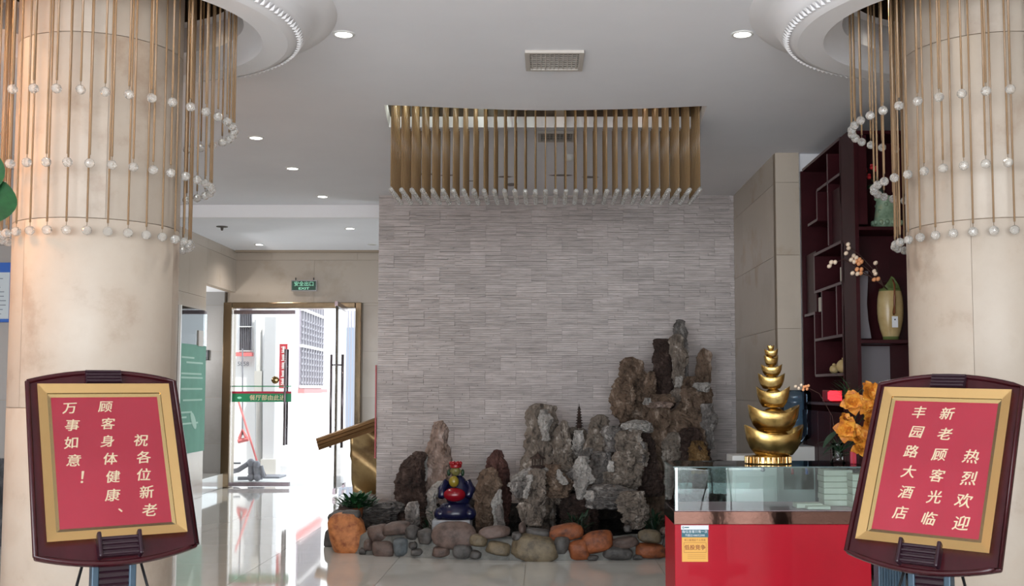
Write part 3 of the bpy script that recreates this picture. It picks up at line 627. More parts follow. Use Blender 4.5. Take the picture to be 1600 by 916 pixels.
RR = [
 ([(631, 829, 862), (636, 824, 868), (660, 822, 870), (700, 822, 870), (720, 815, 872), (770, 812, 868), (840, 815, 868)], 11.15, 'rk_tan'),
 ([(656, 877, 882), (670, 869, 888), (700, 865, 892), (735, 866, 894), (790, 868, 890)], 10.95, 'rk_tan'),
 ([(668, 890, 913), (674, 888, 916), (700, 888, 922), (760, 880, 930), (830, 880, 930)], 11.15, 'rk_tan'),
 ([(648, 935, 942), (655, 926, 946), (670, 920, 949), (700, 915, 953), (730, 915, 957), (775, 915, 960)], 10.85, 'rk_tan'),
 ([(665, 948, 966), (675, 944, 974), (690, 946, 972), (706, 948, 964)], 10.6, 'rk_grey'),
 ([(657, 988, 1004), (662, 974, 1016), (668, 972, 1016), (676, 985, 1012)], 10.5, 'rk_white'),
 ([(671, 972, 998), (685, 966, 1004), (700, 963, 1007), (730, 959, 1005), (752, 964, 1000), (768, 975, 992)], 10.45, 'rk_tan'),
 ([(668, 1003, 1014), (700, 998, 1022), (740, 990, 1032), (775, 985, 1036)], 10.65, 'rk_dark'),
 ([(690, 1000, 1008), (710, 998, 1014), (730, 1000, 1010)], 10.45, 'rk_tan'),
 ([(713, 905, 915), (722, 900, 919), (735, 898, 922), (750, 898, 926), (762, 900, 918), (780, 903, 911)], 10.2, 'rk_white'),
 ([(757, 938, 955), (763, 926, 985), (774, 920, 1004), (784, 916, 1000), (794, 918, 960)], 10.15, 'rk_grey'),
 ([(768, 972, 1000), (784, 966, 1010), (800, 970, 1013), (815, 976, 1010), (827, 984, 1003)], 9.95, 'rk_tan'),
 ([(728, 832, 850), (735, 818, 856), (745, 805, 845), (755, 798, 824), (762, 798, 815)], 10.5, 'rk_white'),
 ([(733, 828, 848), (760, 824, 850), (790, 820, 849), (822, 823, 848)], 10.25, 'rk_tan'),
 ([(726, 848, 868), (745, 852, 884), (760, 858, 895), (778, 856, 884)], 10.5, 'rk_brown'),
 ([(752, 804, 824), (768, 800, 822), (778, 806, 816)], 10.35, 'rk_grey'),
 ([(785, 812, 828), (800, 808, 830), (820, 815, 828)], 10.2, 'rk_tan'),
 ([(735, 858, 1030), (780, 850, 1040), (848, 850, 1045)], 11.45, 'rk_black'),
 ([(772, 880, 915), (790, 876, 930), (826, 876, 935)], 10.7, 'rk_dark'),
 ([(700, 912, 925), (730, 895, 915), (745, 880, 900), (760, 876, 890)], 10.75, 'rk_grey'),
 ([(706, 926, 952), (730, 925, 958), (765, 926, 958)], 10.6, 'rk_grey'),
 ([(738, 945, 975), (750, 944, 978), (766, 946, 972)], 10.4, 'rk_tan'),
 # right-hand towers
 ([(558, 976, 990), (564, 971, 1000), (578, 971, 1006), (592, 968, 1012), (620, 966, 1022), (650, 968, 1020), (690, 975, 1015)], 11.2, 'rk_brown'),
 ([(588, 968, 982), (600, 960, 988), (620, 954, 992), (640, 957, 990), (655, 966, 984), (662, 974, 982)], 11.0, 'rk_brown'),
 ([(580, 1013, 1020), (590, 1010, 1024), (605, 1006, 1024), (630, 1006, 1020)], 11.05, 'rk_brown'),
 ([(529, 1028, 1044), (535, 1024, 1048), (570, 1023, 1050), (600, 1022, 1052), (640, 1020, 1052)], 11.35, 'rk_dark'),
 ([(521, 1053, 1063), (530, 1048, 1068), (560, 1049, 1071), (590, 1051, 1070), (630, 1052, 1068)], 11.2, 'rk_tan'),
 ([(499, 1060, 1066), (507, 1055, 1069), (518, 1050, 1070), (540, 1052, 1070)], 11.4, 'rk_grey'),
 ([(528, 1067, 1071), (550, 1066, 1074), (580, 1068, 1074), (600, 1066, 1072)], 11.3, 'rk_grey'),
 ([(588, 1058, 1066), (598, 1055, 1067), (606, 1054, 1064)], 11.0, 'rk_white'),
 ([(544, 1096, 1103), (552, 1091, 1108), (580, 1088, 1111), (600, 1088, 1109), (640, 1085, 1112), (720, 1088, 1108)], 11.3, 'rk_brown'),
 ([(630, 1099, 1112), (645, 1097, 1118), (665, 1099, 1118), (690, 1105, 1115), (702, 1109, 1114)], 11.0, 'rk_grey'),
 ([(588, 1072, 1088), (605, 1066, 1096), (640, 1062, 1100), (690, 1060, 1102)], 11.15, 'rk_brown'),
 ([(598, 1086, 1106), (604, 1084, 1108), (612, 1092, 1104)], 11.0, 'rk_white'),
 ([(628, 1010, 1046), (632, 1007, 1049), (637, 1011, 1046)], 10.7, 'rk_pink'),
 ([(616, 1024, 1046), (622, 1016, 1050), (630, 1014, 1050)], 10.85, 'rk_brown'),
 ([(634, 1012, 1044), (670, 1009, 1042), (720, 1006, 1045), (780, 1002, 1048), (842, 1008, 1050)], 10.95, 'rk_brown'),
 ([(640, 1046, 1085), (660, 1036, 1100), (700, 1040, 1102), (725, 1045, 1108), (842, 1045, 1115)], 11.1, 'rk_brown'),
 ([(676, 1043, 1058), (695, 1037, 1063), (725, 1038, 1060), (760, 1040, 1060)], 10.8, 'rk_tan'),
 ([(668, 1068, 1090), (690, 1062, 1100), (720, 1060, 1112), (800, 1060, 1120)], 10.85, 'rk_dark'),
 ([(688, 1085, 1097), (702, 1078, 1102), (740, 1076, 1106)], 10.75, 'rk_ochre'),
 ([(640, 846, 856), (655, 842, 862), (675, 846, 858), (690, 848, 856)], 10.92, 'rk_white'),
 ([(672, 896, 912), (682, 894, 914), (700, 898, 906), (712, 900, 904)], 10.9, 'rk_white'),
 ([(735, 868, 876), (748, 872, 884), (758, 880, 888)], 10.4, 'rk_white'),
 ([(765, 916, 926), (776, 914, 930), (784, 918, 926)], 10.0, 'rk_white'),
 ([(742, 824, 832), (760, 820, 828), (778, 818, 824)], 10.15, 'rk_white'),
 ([(622, 1008, 1016), (628, 1007, 1017), (633, 1009, 1014)], 10.65, 'rk_white'),
 ([(720, 950, 958), (730, 949, 960), (738, 951, 957)], 10.4, 'rk_white'),
 ([(690, 1000, 1006), (704, 996, 1008), (722, 998, 1006)], 10.4, 'rk_grey'),
 ([(720, 1110, 1140), (760, 1100, 1148), (842, 1095, 1150)], 11.4, 'rk_dark'),
]
for k, (rows, Y, mt) in enumerate(RR):
    o = rock('rock', rows, Y, mt, rk, seed=k + 40, amp=.21); o.location = (-.6, -10.9, 0)
# pagoda and pavilion ornaments
p = P(905, 669, 11.05); e = empty('pagoda_ornament', tuple(p), label='tiny dark pagoda on top of the rockery', cat='ornament')
for k in range(7):
    z = k * .028; r = .036 - k * .0032
    MB().lathe([(r * .72, z), (r * .72, z + .015), (r * 1.25, z + .016), (r * .9, z + .026), (r * .6, z + .028)], 8).build('tier', M['rk_dark'], e)
MB().lathe([(.008, .196), (.012, .206), (.004, .216), (.001, .25)], 8).build('spire', M['rk_dark'], e)
p = P(840, 728, 10.42); e = empty('pavilion_ornament', tuple(p), label='tiny dark pavilion on the left ledge of the rockery', cat='ornament')
for a in range(6): MB().tube([(.05 * math.cos(a * PI / 3), .05 * math.sin(a * PI / 3), 0), (.05 * math.cos(a * PI / 3), .05 * math.sin(a * PI / 3), .07)], .006, 6).build('post', M['rk_dark'], e)
MB().lathe([(.078, .066), (.072, .076), (.04, .092), (.012, .115), (.001, .135)], 6).build('roof', M['rk_dark'], e)
MB().lathe([(.001, 0), (.07, 0), (.07, -.02), (.001, -.02)], 6).build('floor_plate', M['rk_dark'], e)

# pond curb: path of floor points -> mortar body + cobbles
path = [(-1.98, 11.88), (-2.0, 11.2), (-2.02, 10.5), (-2.0, 9.95)] + [tuple(PZ(x, y, 0).xy) for x, y in ((517, 855), (535, 862), (562, 866), (600, 869), (660, 872), (720, 874.5), (830, 877), (940, 876), (1040, 874))] + [(1.5, 8.98), (1.84, 9.0)]
curb = empty('pond_curb', (0, 9.1, 0), label='low curb of mortared cobbles round the rock pond', cat='curb')
def along(path, step):
    out = []; 
    for a, b in zip(path, path[1:]):
        a, b = Vector(a), Vector(b); n = max(1, int((b - a).length / step))
        out += [a.lerp(b, k / n) for k in range(n)]
    return out + [Vector(path[-1])]
pp = along(path, .045); vs = []; ns = 9; body = MB()
for i, p in enumerate(pp):
    d = (pp[min(i + 1, len(pp) - 1)] - pp[max(i - 1, 0)]).normalized(); nrm = Vector((-d.y, d.x))   # inward side
    hgt = .175 + .03 * noise.noise(Vector((i * .21, 3, 0)))
    prof = [(.0, 0), (.012, .04), (.02, hgt * .55), (.035, hgt * .88), (.09, hgt), (.20, hgt * .98), (.27, hgt * .8), (.29, hgt * .3), (.30, 0)]
    for o_, z in prof:
        jit = .008 * noise.noise(Vector((i * .7, z * 30, o_ * 20)))
        q_ = p + nrm * (o_ + jit); vs.append((q_.x, q_.y - 9.1, z))
body.add(vs, [(i * ns + k, i * ns + k + 1, (i + 1) * ns + k + 1, (i + 1) * ns + k) for i in range(len(pp) - 1) for k in range(ns - 1)])
body.build('mortar_bed', M['mortar'], curb, smooth=True)
STN = [(544, 836, 50, 58, 'cb_bright'), (529, 812, 27, 22, 'cb_grey'), (519, 850, 20, 24, 'cb_grey'), (549, 805, 26, 14, 'cb_grey'), (593, 833, 30, 22, 'cb_brown'),
 (620, 826, 36, 17, 'cb_brown'), (577, 851, 13, 15, 'cb_brown'), (600, 857, 32, 22, 'cb_brown'), (626, 854, 20, 25, 'cb_blue'), (645, 833, 18, 21, 'cb_grey'),
 (664, 838, 20, 19, 'cb_grey'), (652, 862, 17, 9, 'cb_grey'), (708, 837, 60, 33, 'cb_brown'), (690, 862, 24, 15, 'cb_brown'), (722, 861, 26, 21, 'cb_grey'),
 (748, 845, 24, 17, 'cb_tan'), (743, 866, 15, 11, 'cb_grey'), (772, 832, 42, 17, 'cb_brown'), (778, 857, 34, 18, 'cb_tan'), (836, 856, 62, 36, 'cb_tan'),
 (840, 832, 34, 10, 'cb_grey'), (884, 831, 46, 20, 'cb_orange'), (905, 859, 30, 26, 'cb_orange'), (934, 847, 42, 30, 'cb_orange'), (976, 848, 36, 14, 'cb_brown'),
 (963, 864, 42, 18, 'cb_grey'), (877, 851, 20, 24, 'cb_grey'), (1014, 838, 30, 17, 'cb_tan'), (1018, 860, 46, 20, 'cb_orange'), (925, 871, 16, 8, 'cb_grey'),
 (568, 864, 12, 9, 'cb_grey'), (808, 838, 14, 10, 'cb_grey'), (996, 870, 14, 8, 'cb_grey'), (1050, 850, 26, 22, 'cb_grey'), (1090, 845, 40, 26, 'cb_brown')]
rr = random.Random(11)
for k in range(46):
    x = 565 + k * 10.6 + rr.uniform(-4, 4); y = rr.choice((828, 842, 853, 866)) + rr.uniform(-3, 3); w_, h_ = rr.uniform(9, 20), rr.uniform(8, 14)
    if all(abs(x - a) > (w_ + c) * .5 or abs(y - b) > (h_ + d) * .5 for a, b, c, d, _ in STN): STN.append((x, y, w_, h_, rr.choice(('cb_grey', 'cb_brown', 'cb_tan', 'cb_blue'))))
fpts = [(PPX + F_PX * x / y, x, y) for x, y in path[3:]]
def front_y(px):
    for (a, xa, ya), (b, xb, yb_) in zip(fpts, fpts[1:]):
        if a <= px <= b and b > a: return ya + (yb_ - ya) * (px - a) / (b - a)
    return 9.7 if px < 530 else 9.05
def stone_mesh(rx, ry, rz, seed):
    bm = bmesh.new(); bmesh.ops.create_icosphere(bm, subdivisions=3, radius=1)
    for v in bm.verts:
        n_ = noise.noise(v.co * 1.1 + Vector((seed * 3.1, 0, 0))) * .22 + noise.noise(v.co * 3 + Vector((seed, 5, 0))) * .05
        c = v.co.copy(); ex = .68; c = Vector([math.copysign(abs(t) ** ex, t) for t in c]); v.co = Vector((c.x * rx, c.y * ry, c.z * rz)) * (1 + n_)
    me = bpy.data.meshes.new('cobble'); bm.to_mesh(me); bm.free(); me.polygons.foreach_set('use_smooth', [True] * len(me.polygons)); return me
for k, (x, y, w_, h_, c) in enumerate(STN):
    Y = front_y(x) + .035 + (.05 if y < 835 else 0); p = P(x, y, Y); s = Y / F_PX / 2
    o = link('cobble', stone_mesh(w_ * s * 1.16, .085 if c != 'cb_bright' else .13, h_ * s * 1.18, k), M[c], curb)
    o.location = (p.x, p.y - 9.1, max(p.z, h_ * s * .9)); o.rotation_euler = (0, random.uniform(-.15, .15), 0)
for k in range(9):   # cobbles on the left return
    Y = 10.2 + k * .19; o = link('cobble', stone_mesh(.09, .10, .075, 60 + k), M[('cb_grey', 'cb_brown')[k % 2]], curb); o.location = (-1.93 + .06 * math.sin(k * 2), Y - 9.1, .17 + .05 * (k % 2))
wp = [(x, y) for x, y in [(-1.86, 11.88), (-1.84, 10.0), (-1.62, 9.6), (-1.2, 9.42), (-.2, 9.2), (1.0, 9.2), (2.05, 9.3), (2.05, 11.88)]]
tag(MB().add([(x, y, .10) for x, y in wp], [tuple(range(8))]).build('pond_water', M['water']), 'dark still water and bed of the rock pond', 'pond', kind='stuff')
# pedestal and figurine
p = P(705, 828, 9.75)
pd = MB().box(-.17, .17, -.13, .17, 0, .16).build('pedestal', M['pedestal'], bevel=.01); pd.location = (p.x, 9.85, .08); tag(pd, 'pale blue-grey stone block under the figurine', 'pedestal')
fz = .24; fg = empty('figurine', (p.x + .03, 9.85, fz), label='seated lucky-god figurine in navy robe with red hat and red belly', cat='figurine')
rb = MB(); rb.lathe([(.001, 0), (.15, 0), (.175, .03), (.165, .08), (.13, .13), (.085, .15), (.001, .16)], 24, sy=.8)
rb.ball((-.13, -.05, .05), .06, 12, 8); rb.ball((.13, -.05, .05), .06, 12, 8); rb.build('robe', M['navy'], fg, smooth=True)
MB().ball((-.005, -.07, .22), .10, 20, 12, 1, .62, .62).build('belly', mat('belly_red', (.20, .003, .010), .25), fg, smooth=True)
MB().lathe([(.10, .13), (.12, .2), (.10, .28), (.06, .35), (.03, .38)], 20, (.025, .02, 0), sy=.7).build('shoulders', M['navy'], fg, smooth=True)
MB().tube([(-.07, 0, .33), (-.125, -.02, .26), (-.12, -.08, .2)], [.04, .038, .03], 10).build('sleeve', M['navy'], fg, smooth=True)
MB().tube([(.10, 0, .33), (.145, -.02, .26), (.12, -.08, .2)], [.04, .038, .03], 10).build('sleeve', M['navy'], fg, smooth=True)
MB().ball((-.012, -.06, .335), .046, 16, 10, 1, .8, 1.1).build('gold_ball', M['yellow'], fg, smooth=True)
hd = MB(); hd.ball((0, -.02, .425), .042, 16, 12, 1, .95, 1.05); hd.ball((0, -.062, .42), .009, 8, 6); hd.ball((-.045, -.02, .425), .014, 8, 6, .5); hd.ball((.045, -.02, .425), .014, 8, 6, .5)
hd.build('head', M['skin'], fg, smooth=True)
for sx in (-1, 1): MB().ball((sx * .062, -.01, .41), .02, 10, 8, .8, .8, 1.6).build('ear_tassel', M['green_dark'], fg, smooth=True)
ht = MB(); ht.lathe([(.05, .455), (.056, .475), (.048, .49), (.03, .50), (.001, .51)], 18, (0, -.015, 0))
for k in range(6): ht.ball((.04 * math.cos(k * PI / 3), -.02 + .04 * math.sin(k * PI / 3), .495), .019, 10, 7)
ht.build('hat', mat('hat_red', (.24, .006, .010), .3), fg, smooth=True)

# plants
def leaf_mesh(L, W, droop=.3, n=5, cup=.15):
    m = MB(); vs = []; 
    for i in range(n + 1):
        t = i / n; w_ = W * math.sin(PI * min(1, t * .94 + .04)) ** .8 / 2; z = -droop * L * t * t
        vs += [(-w_, L * t, z + cup * w_), (0, L * t, z), (w_, L * t, z + cup * w_)]
    fs = []
    for i in range(n):
        a = i * 3; fs += [(a, a + 1, a + 4, a + 3), (a + 1, a + 2, a + 5, a + 4)]
    return m.add(vs, fs).mesh('leaf', True)
def bush(name, loc, n, L, W, mt, lab, cat, spread=.1, up=.6, seed=0, z0=0):
    r = random.Random(seed); e = empty(name, loc, label=lab, cat=cat); me = leaf_mesh(L, W); me.materials.append(M[mt])
    stem = MB()
    for k in range(n):
        a = r.uniform(0, 2 * PI); el = r.uniform(.1, 1.2); rad = r.uniform(0, spread); hh = r.uniform(0, up)
        b = Vector((rad * math.cos(a), rad * math.sin(a), z0 + hh)); o = link('leaf', me, None, e); o.location = b
        o.rotation_euler = (el, 0, a - PI / 2); s = r.uniform(.7, 1.2); o.scale = (s, s, s); stem.tube([(0, 0, 0), b * .6 + Vector((0, 0, -.01)), b], .0025, 4)
    stem.build('stems', M['green_dark'], e); return e
p = P(556, 803, 10.4); bush('potted_fern', (p.x, 10.4, .28), 150, .085, .042, 'green', 'small bright green plant at the left rear of the pond curb', 'plant', .17, .09, 3)
MB().lathe([(.001, -.09), (.06, -.09), (.075, 0), (.065, 0), (.001, -.01)], 16).build('pot', M['brown'], bpy.context.scene.objects['potted_fern'])
for k, (x, y, lab) in enumerate(((905, 812, 'dark green water plant under the white rock'), (680, 812, 'dark green water plant left of the figurine'), (1022, 812, 'dark green water plant beside the showcase'))):
    p = P(x, y, 10.0); bush('water_plant', (p.x, 10.0, .1), 40, .09, .025, 'green_dark', lab, 'plant', .12, .16, 20 + k)
# tall plant at the left edge
tp = empty('rubber_plant', (-2.52, 4.55, 0), label='broad dark green leaves of a tall plant at the left edge', cat='plant')
MB().lathe([(.001, 0), (.15, 0), (.2, .35), (.19, .38), (.17, .36), (.001, .34)], 24).build('pot', M['brown'], tp, smooth=True)
MB().tube([(0, 0, .3), (.02, 0, 1.2), (-.02, .02, 2.0), (.0, 0, 2.35)], [.02, .018, .012, .008], 8).build('stem', M['green_dark'], tp, smooth=True)
big = leaf_mesh(.24, .15, .35, 8); big.materials.append(M['green']); r = random.Random(5)
for k, (x, y, az, el) in enumerate(((4, 284, .25, -1.75), (-12, 238, -.3, -1.45))):
    q_ = P(x, y, 4.45); o = link('leaf', big, None, tp); o.location = q_ - tp.location; o.rotation_euler = (el, 0, az); o.scale = (.85, .85, .85)
    MB().tube([q_ - tp.location, (0, 0, q_.z - .08)], .005, 5).build('leaf_stalk', M['green'], tp)
for k in range(14):
    a = r.uniform(.6, 5.6); o = link('leaf', big, None, tp); o.location = (.05 * math.cos(a), .05 * math.sin(a), 1.1 + k * .09); o.rotation_euler = (r.uniform(-.2, .5), 0, a - PI / 2 )
    if -.9 < math.cos(a) and math.cos(a) > .1: o.rotation_euler[2] += PI

# ================================================================== SHOWCASE
SCX0, SCX1, SY0, SY1 = .726, 1.83, 6.2, 6.7
case = empty('display_counter', (SCX0, SY0, 0), label='red display counter with a glass case top and bronze mirror band', cat='display counter')
W, D = SCX1 - SCX0, SY1 - SY0
zt, zg, zb = .962, .711, .638
MB().box(0, W, 0, D, .06, zb).build('red_body', M['red_gloss'], case, bevel=.003)
MB().box(.02, W - .02, .03, D - .02, 0, .06).build('plinth', M['black'], case)
MB().box(-.004, W + .004, -.006, D + .004, zb, zg).build('mirror_band', M['bronze'], case, bevel=.002)
MB().box(.005, W - .005, .005, D - .005, zg, zg + .004).build('case_floor', M['case_pink'], case)
g = .007
MB().box(0, W, 0, g, zg, zt - g).build('front_pane', M['glass_green'], case)
MB().box(0, g, g, D - g, zg, zt - g).build('side_pane', M['glass_green'], case)
MB().box(W - g, W, g, D - g, zg, zt - g).build('side_pane', M['glass_green'], case)
MB().box(0, W, D - g, D, zg, zt - g).build('back_pane', M['glass_green'], case)
MB().box(-.003, W + .003, -.003, D + .003, zt - g, zt).build('top_pane', M['glass_green'], case)
MB().box(-.004, W + .004, -.0045, -.003, zt - g, zt).box(-.0045, -.003, -.004, D + .004, zt - g, zt).box(-.004, W + .004, D + .003, D + .0045, zt - g, zt).build('glass_edge', M['case_edge'], case)
MB().box(g, g + .012, g, g + .008, zg, zt - g).build('corner_reflection', M['chrome'], case)  # chrome strip stands in for a bright reflection inside the glass corner
# sticker
x0, z1 = P(1064, 821, SY0).x - SCX0, P(1064, 821, SY0).z; x1, z0 = P(1107, 821, SY0).x - SCX0, P(1064, 878, SY0).z; H = z1 - z0
stk = empty('sticker', (SCX0 + x0, SY0 - .002, z0), label='white, teal and yellow printed sticker on the red counter front', cat='sticker'); SW = x1 - x0
MB().box(0, SW, -.0006, 0, H * .88, H).build('white_strip', M['sticker_w'], stk)
MB().box(.003, SW - .002, -.0006, 0, H * .67, H * .88).build('teal_strip', M['sticker_t'], stk)
MB().box(.004, SW - .005, -.0006, 0, 0, H * .67).build('yellow_sheet', M['sticker_y'], stk)
text('每位吉客只有一次', .018, M['sticker_w'], stk, (SW / 2, -.001, H * .82), ext=.0002)
text('不超过1088元2000', .014, M['sticker_w'], stk, (SW / 2, -.001, H * .72), ext=.0002)
text('第三届酒店个人贸易', .0135, M['ink_red'], stk, (SW / 2, -.001, H * .59), ext=.0002)
text('低投竞争', .030, M['ink_red'], stk, (SW / 2, -.001, H * .385), ext=.0002, off=.0001, dup=.001)
fr = MB(); fa, fb, fc, fd = .015, SW - .016, H * .25, H * .52
fr.box(fa, fb, -.001, 0, fc, fc + .0015).box(fa, fb, -.001, 0, fd, fd + .0015).box(fa, fa + .0015, -.001, 0, fc, fd).box(fb, fb + .0015, -.001, 0, fc, fd)
for k in range(3): fr.box(.035, SW - .018, -.001, 0, H * (.19 - k * .05), H * (.19 - k * .05) + .001)
fr.build('print_lines', M['ink_red'], stk)
o = MB().lathe([(.003, -.0012), (.006, -.0012)], 14).build('emblem', M['sticker_t'], stk); o.rotation_euler = (-PI / 2, 0, 0); o.location = (.012, -.0022, H * .94)
MB().box(.02, .045, -.001, 0, H * .925, H * .955).build('print_lines', M['sticker_t'], stk)
# cartons inside
def carton(px, py_top, w_, h_, d_, Y, lab, z):
    p = P(px, py_top, Y); o = MB().box(0, w_, 0, d_, 0, h_ - .001).build('paper_carton', M['paper'], bevel=.002); o.location = (p.x, Y, z); o.rotation_euler = (0, 0, random.uniform(-.03, .03)); tag(o, lab, 'carton')
zc = zg + .006
for k in range(6): carton(1287, 740, .17, .034, .14, 6.42, 'pale carton in the left stack inside the glass case, %s' % ('bottom one', 'second from bottom', 'third from bottom', 'fourth from bottom', 'second from top', 'topmost')[k], zc + .035 * k)
for k in range(5): carton(1332, 745, .075, .038, .12, 6.30, 'patterned pale carton in the stack at the right end of the case, %s' % ('bottom one', 'second from bottom', 'middle one', 'second from top', 'topmost')[k], zc + .039 * k)
carton(1245, 785, .15, .026, .1, 6.30, 'single flat pale carton lying left of the stacks in the case', zc)
carton(1262, 790, .13, .018, .09, 6.235, 'thin flat carton at the front of the case floor', zc)

# golden ingot tower
tw = empty('ingot_tower', (P(1200, 715, 6.45).x, 6.45, zt), label='tower of eight gilded boat-shaped ingots shrinking upward on the counter', cat='ornament')
def ingot_mesh(W_, H_, dd=.62):
    pr = [(.001, 0, 0), (.50, 0, 0), (.62, .03, 0), (.80, .22, .08), (.93, .45, .32), (1.0, .70, 1.0), (.985, .715, 1.03), (.95, .70, .97), (.80, .56, .55), (.66, .52, .2), (.56, .58, .06), (.45, .72, 0), (.28, .83, 0), (.12, .87, 0), (.001, .875, 0)]
    n = 40; vs = []
    lift = .30
    for r, z, l in pr:
        for k in range(n):
            t = 2 * PI * k / n; c = math.cos(t)
            vs.append((r * W_ / 2 * c, r * W_ / 2 * dd * math.sin(t), H_ * (z + lift * l * (abs(c) ** 2.2) - (.04 * l))))
    m = MB().add(vs, [(i * n + k, i * n + (k + 1) % n, (i + 1) * n + (k + 1) % n, (i + 1) * n + k) for i in range(len(pr) - 1) for k in range(n)])
    me = m.mesh('ingot', True); me.materials.append(M['ingot']); return me
ING = [(1152.5, 1247, 667, 716), (1159, 1240.5, 633, 675), (1173, 1225.5, 604, 637.5), (1176, 1218, 583.5, 608.5), (1181, 1214, 569.5, 588), (1185, 1209, 556, 572), (1186.5, 1208, 545.5, 558.5), (1191, 1202.5, 539.5, 548)]
for k, (a, b, yt, yb_) in enumerate(ING):
    W_ = (b - a) / F_PX * 6.45; H_ = (P(0, yt, 6.45).z - P(0, yb_, 6.45).z) * 1.02; zz = P(0, yb_, 6.45).z + .002
    o = link('ingot', ingot_mesh(W_, H_), None, tw); o.location = (P((a + b) / 2, 0, 6.45).x - tw.location.x, 0, max(.045, zz - zt)); o.rotation_euler = (0, 0, (.12, .05, -.3, -.1, -.15, .3, -.2, 0)[k])
    if k == 0: z_first = o.location.z
cb = MB().lathe([(.001, 0), (.125, 0), (.125, .008), (.12, .03), (.10, z_first + .004), (.001, z_first + .004)], 32, sy=.65); cb.build('base', M['ingot'], tw, smooth=True)
for k in range(26):
    a = 2 * PI * k / 26; o = MB().box(-.011, .011, -.006, .006, 0, .042).build('coin_rib', M['gold_frame'], tw, bevel=.004) if k == 0 else link('coin_rib', RIB, None, tw)
    if k == 0: RIB = o.data
    if k > 0:
        b_ = o.modifiers.new('bevel', 'BEVEL'); b_.width = .004; b_.segments = 2
    o.location = (.132 * math.cos(a), .088 * math.sin(a), .002); o.rotation_euler = (0, 0, a + PI / 2)

# flower arrangement on the counter
fl_ = empty('flower_arrangement', (P(1325, 725, 6.5).x, 6.5, zt), label='large orange silk flowers in a glass vase at the right end of the counter', cat='flowers')
MB().lathe([(.001, 0), (.045, 0), (.03, .03), (.035, .10), (.045, .12), (.04, .12), (.03, .10), (.025, .035), (.001, .03)], 20, (-.06, 0, 0)).build('glass_vase', M['glass'], fl_, smooth=True)
pet = leaf_mesh(.082, .074, .15, 7, .35)
for v in pet.vertices: v.co.z += .007 * math.sin(v.co.y * 150 + v.co.x * 120)
pet.materials.append(M['orange'])
FC = [(1333, 630, .95), (1359, 614, .9), (1360, 638, .85), (1324, 672, 1.0), (1341, 683, .95), (1348, 702, .9), (1358, 662, .85), (1372, 690, 1), (1385, 650, 1), (1320, 655, .5)]
fo = fl_.location
for k, (x, y, s) in enumerate(FC):
    c = P(x, y, 6.42) - fo; fe = MB().ball((0, 0, 0), .012, 8, 6).build('blossom', M['ink_red'], fl_); fe.location = c
    fe.rotation_euler = (random.uniform(.9, 1.5), random.uniform(-.4, .4), random.uniform(-.5, .5))
    for j in range(11):
        o = link('petal', pet, None, fe); a = j * 2.4; o.rotation_euler = (.30 + .6 * (j % 2) , 0, a); o.scale = (s, s, s)
    MB().tube([c, Vector((c.x * .5 - .04, .02, c.z * .5)), (-.06, 0, .05)], .003, 5).build('stem', M['green_dark'], fl_)
ls = leaf_mesh(.16, .045, .3, 6); ls.materials.append(M['green_dark']); gr = leaf_mesh(.17, .008, .35, 6); gr.materials.append(M['green'])
for k, (x, y, az, el, s) in enumerate(((1312, 672, 2.2, -.3, 1.1), (1320, 690, 1.8, -.2, 1.0), (1330, 600, 1.2, .5, .6), (1312, 590, 1.5, .8, .5), (1300, 690, 1.5, .1, .6))):
    o = link('leaf', ls, None, fl_); o.location = P(x, y, 6.5) - fo; o.rotation_euler = (el, 0, az); o.scale = (s, s, s)
for k in range(26):
    o = link('grass_blade', gr, None, fl_); o.location = P(1325 + random.uniform(-8, 10), 625 + random.uniform(-8, 6), 6.5) - fo; o.rotation_euler = (random.uniform(.5, 1.4), 0, random.uniform(0, 6)); o.scale = (1, .8, 1)
for k in range(18):
    o = link('grass_blade', gr, None, fl_); o.location = P(1312, 710, 6.5) - fo; o.rotation_euler = (random.uniform(.2, 1.3), 0, random.uniform(0, 6)); o.scale = (1, .7, 1)
def berries(parent, pts, Y, r0, off):
    for k, (x, y, c) in enumerate(pts):
        o = MB().ball((0, 0, 0), r0, 10, 7, 1, 1, 1.15).build('berry', M['berry' if c else 'berry_o'], parent, smooth=True); o.location = P(x, y, Y) - off; o.rotation_euler = (random.random(), random.random(), 0)
br = [(1243, 604, 1), (1248, 607, 1), (1252, 602, 1), (1255, 609, 0), (1259, 604, 0), (1263, 603, 0), (1261, 608, 0), (1256, 605, 0)]
berries(fl_, br, 6.55, .0085, fo)
MB().tube([P(1262, 606, 6.55) - fo, P(1280, 615, 6.55) - fo, P(1300, 650, 6.52) - fo, (-.06, 0, .1)], .002, 5).build('branch', M['branch'], fl_)
rv = empty('ribbon', (P(1333, 715, 6.42).x, 6.42, zt), label='small red ribbon box beside the flower vase on the counter', cat='box')
MB().box(-.018, .018, -.01, .01, 0, .075).build('box_body', M['sign_red'], rv, bevel=.004); MB().box(-.004, .004, -.0115, -.01, 0, .075).build('stripe', M['rose'], rv)

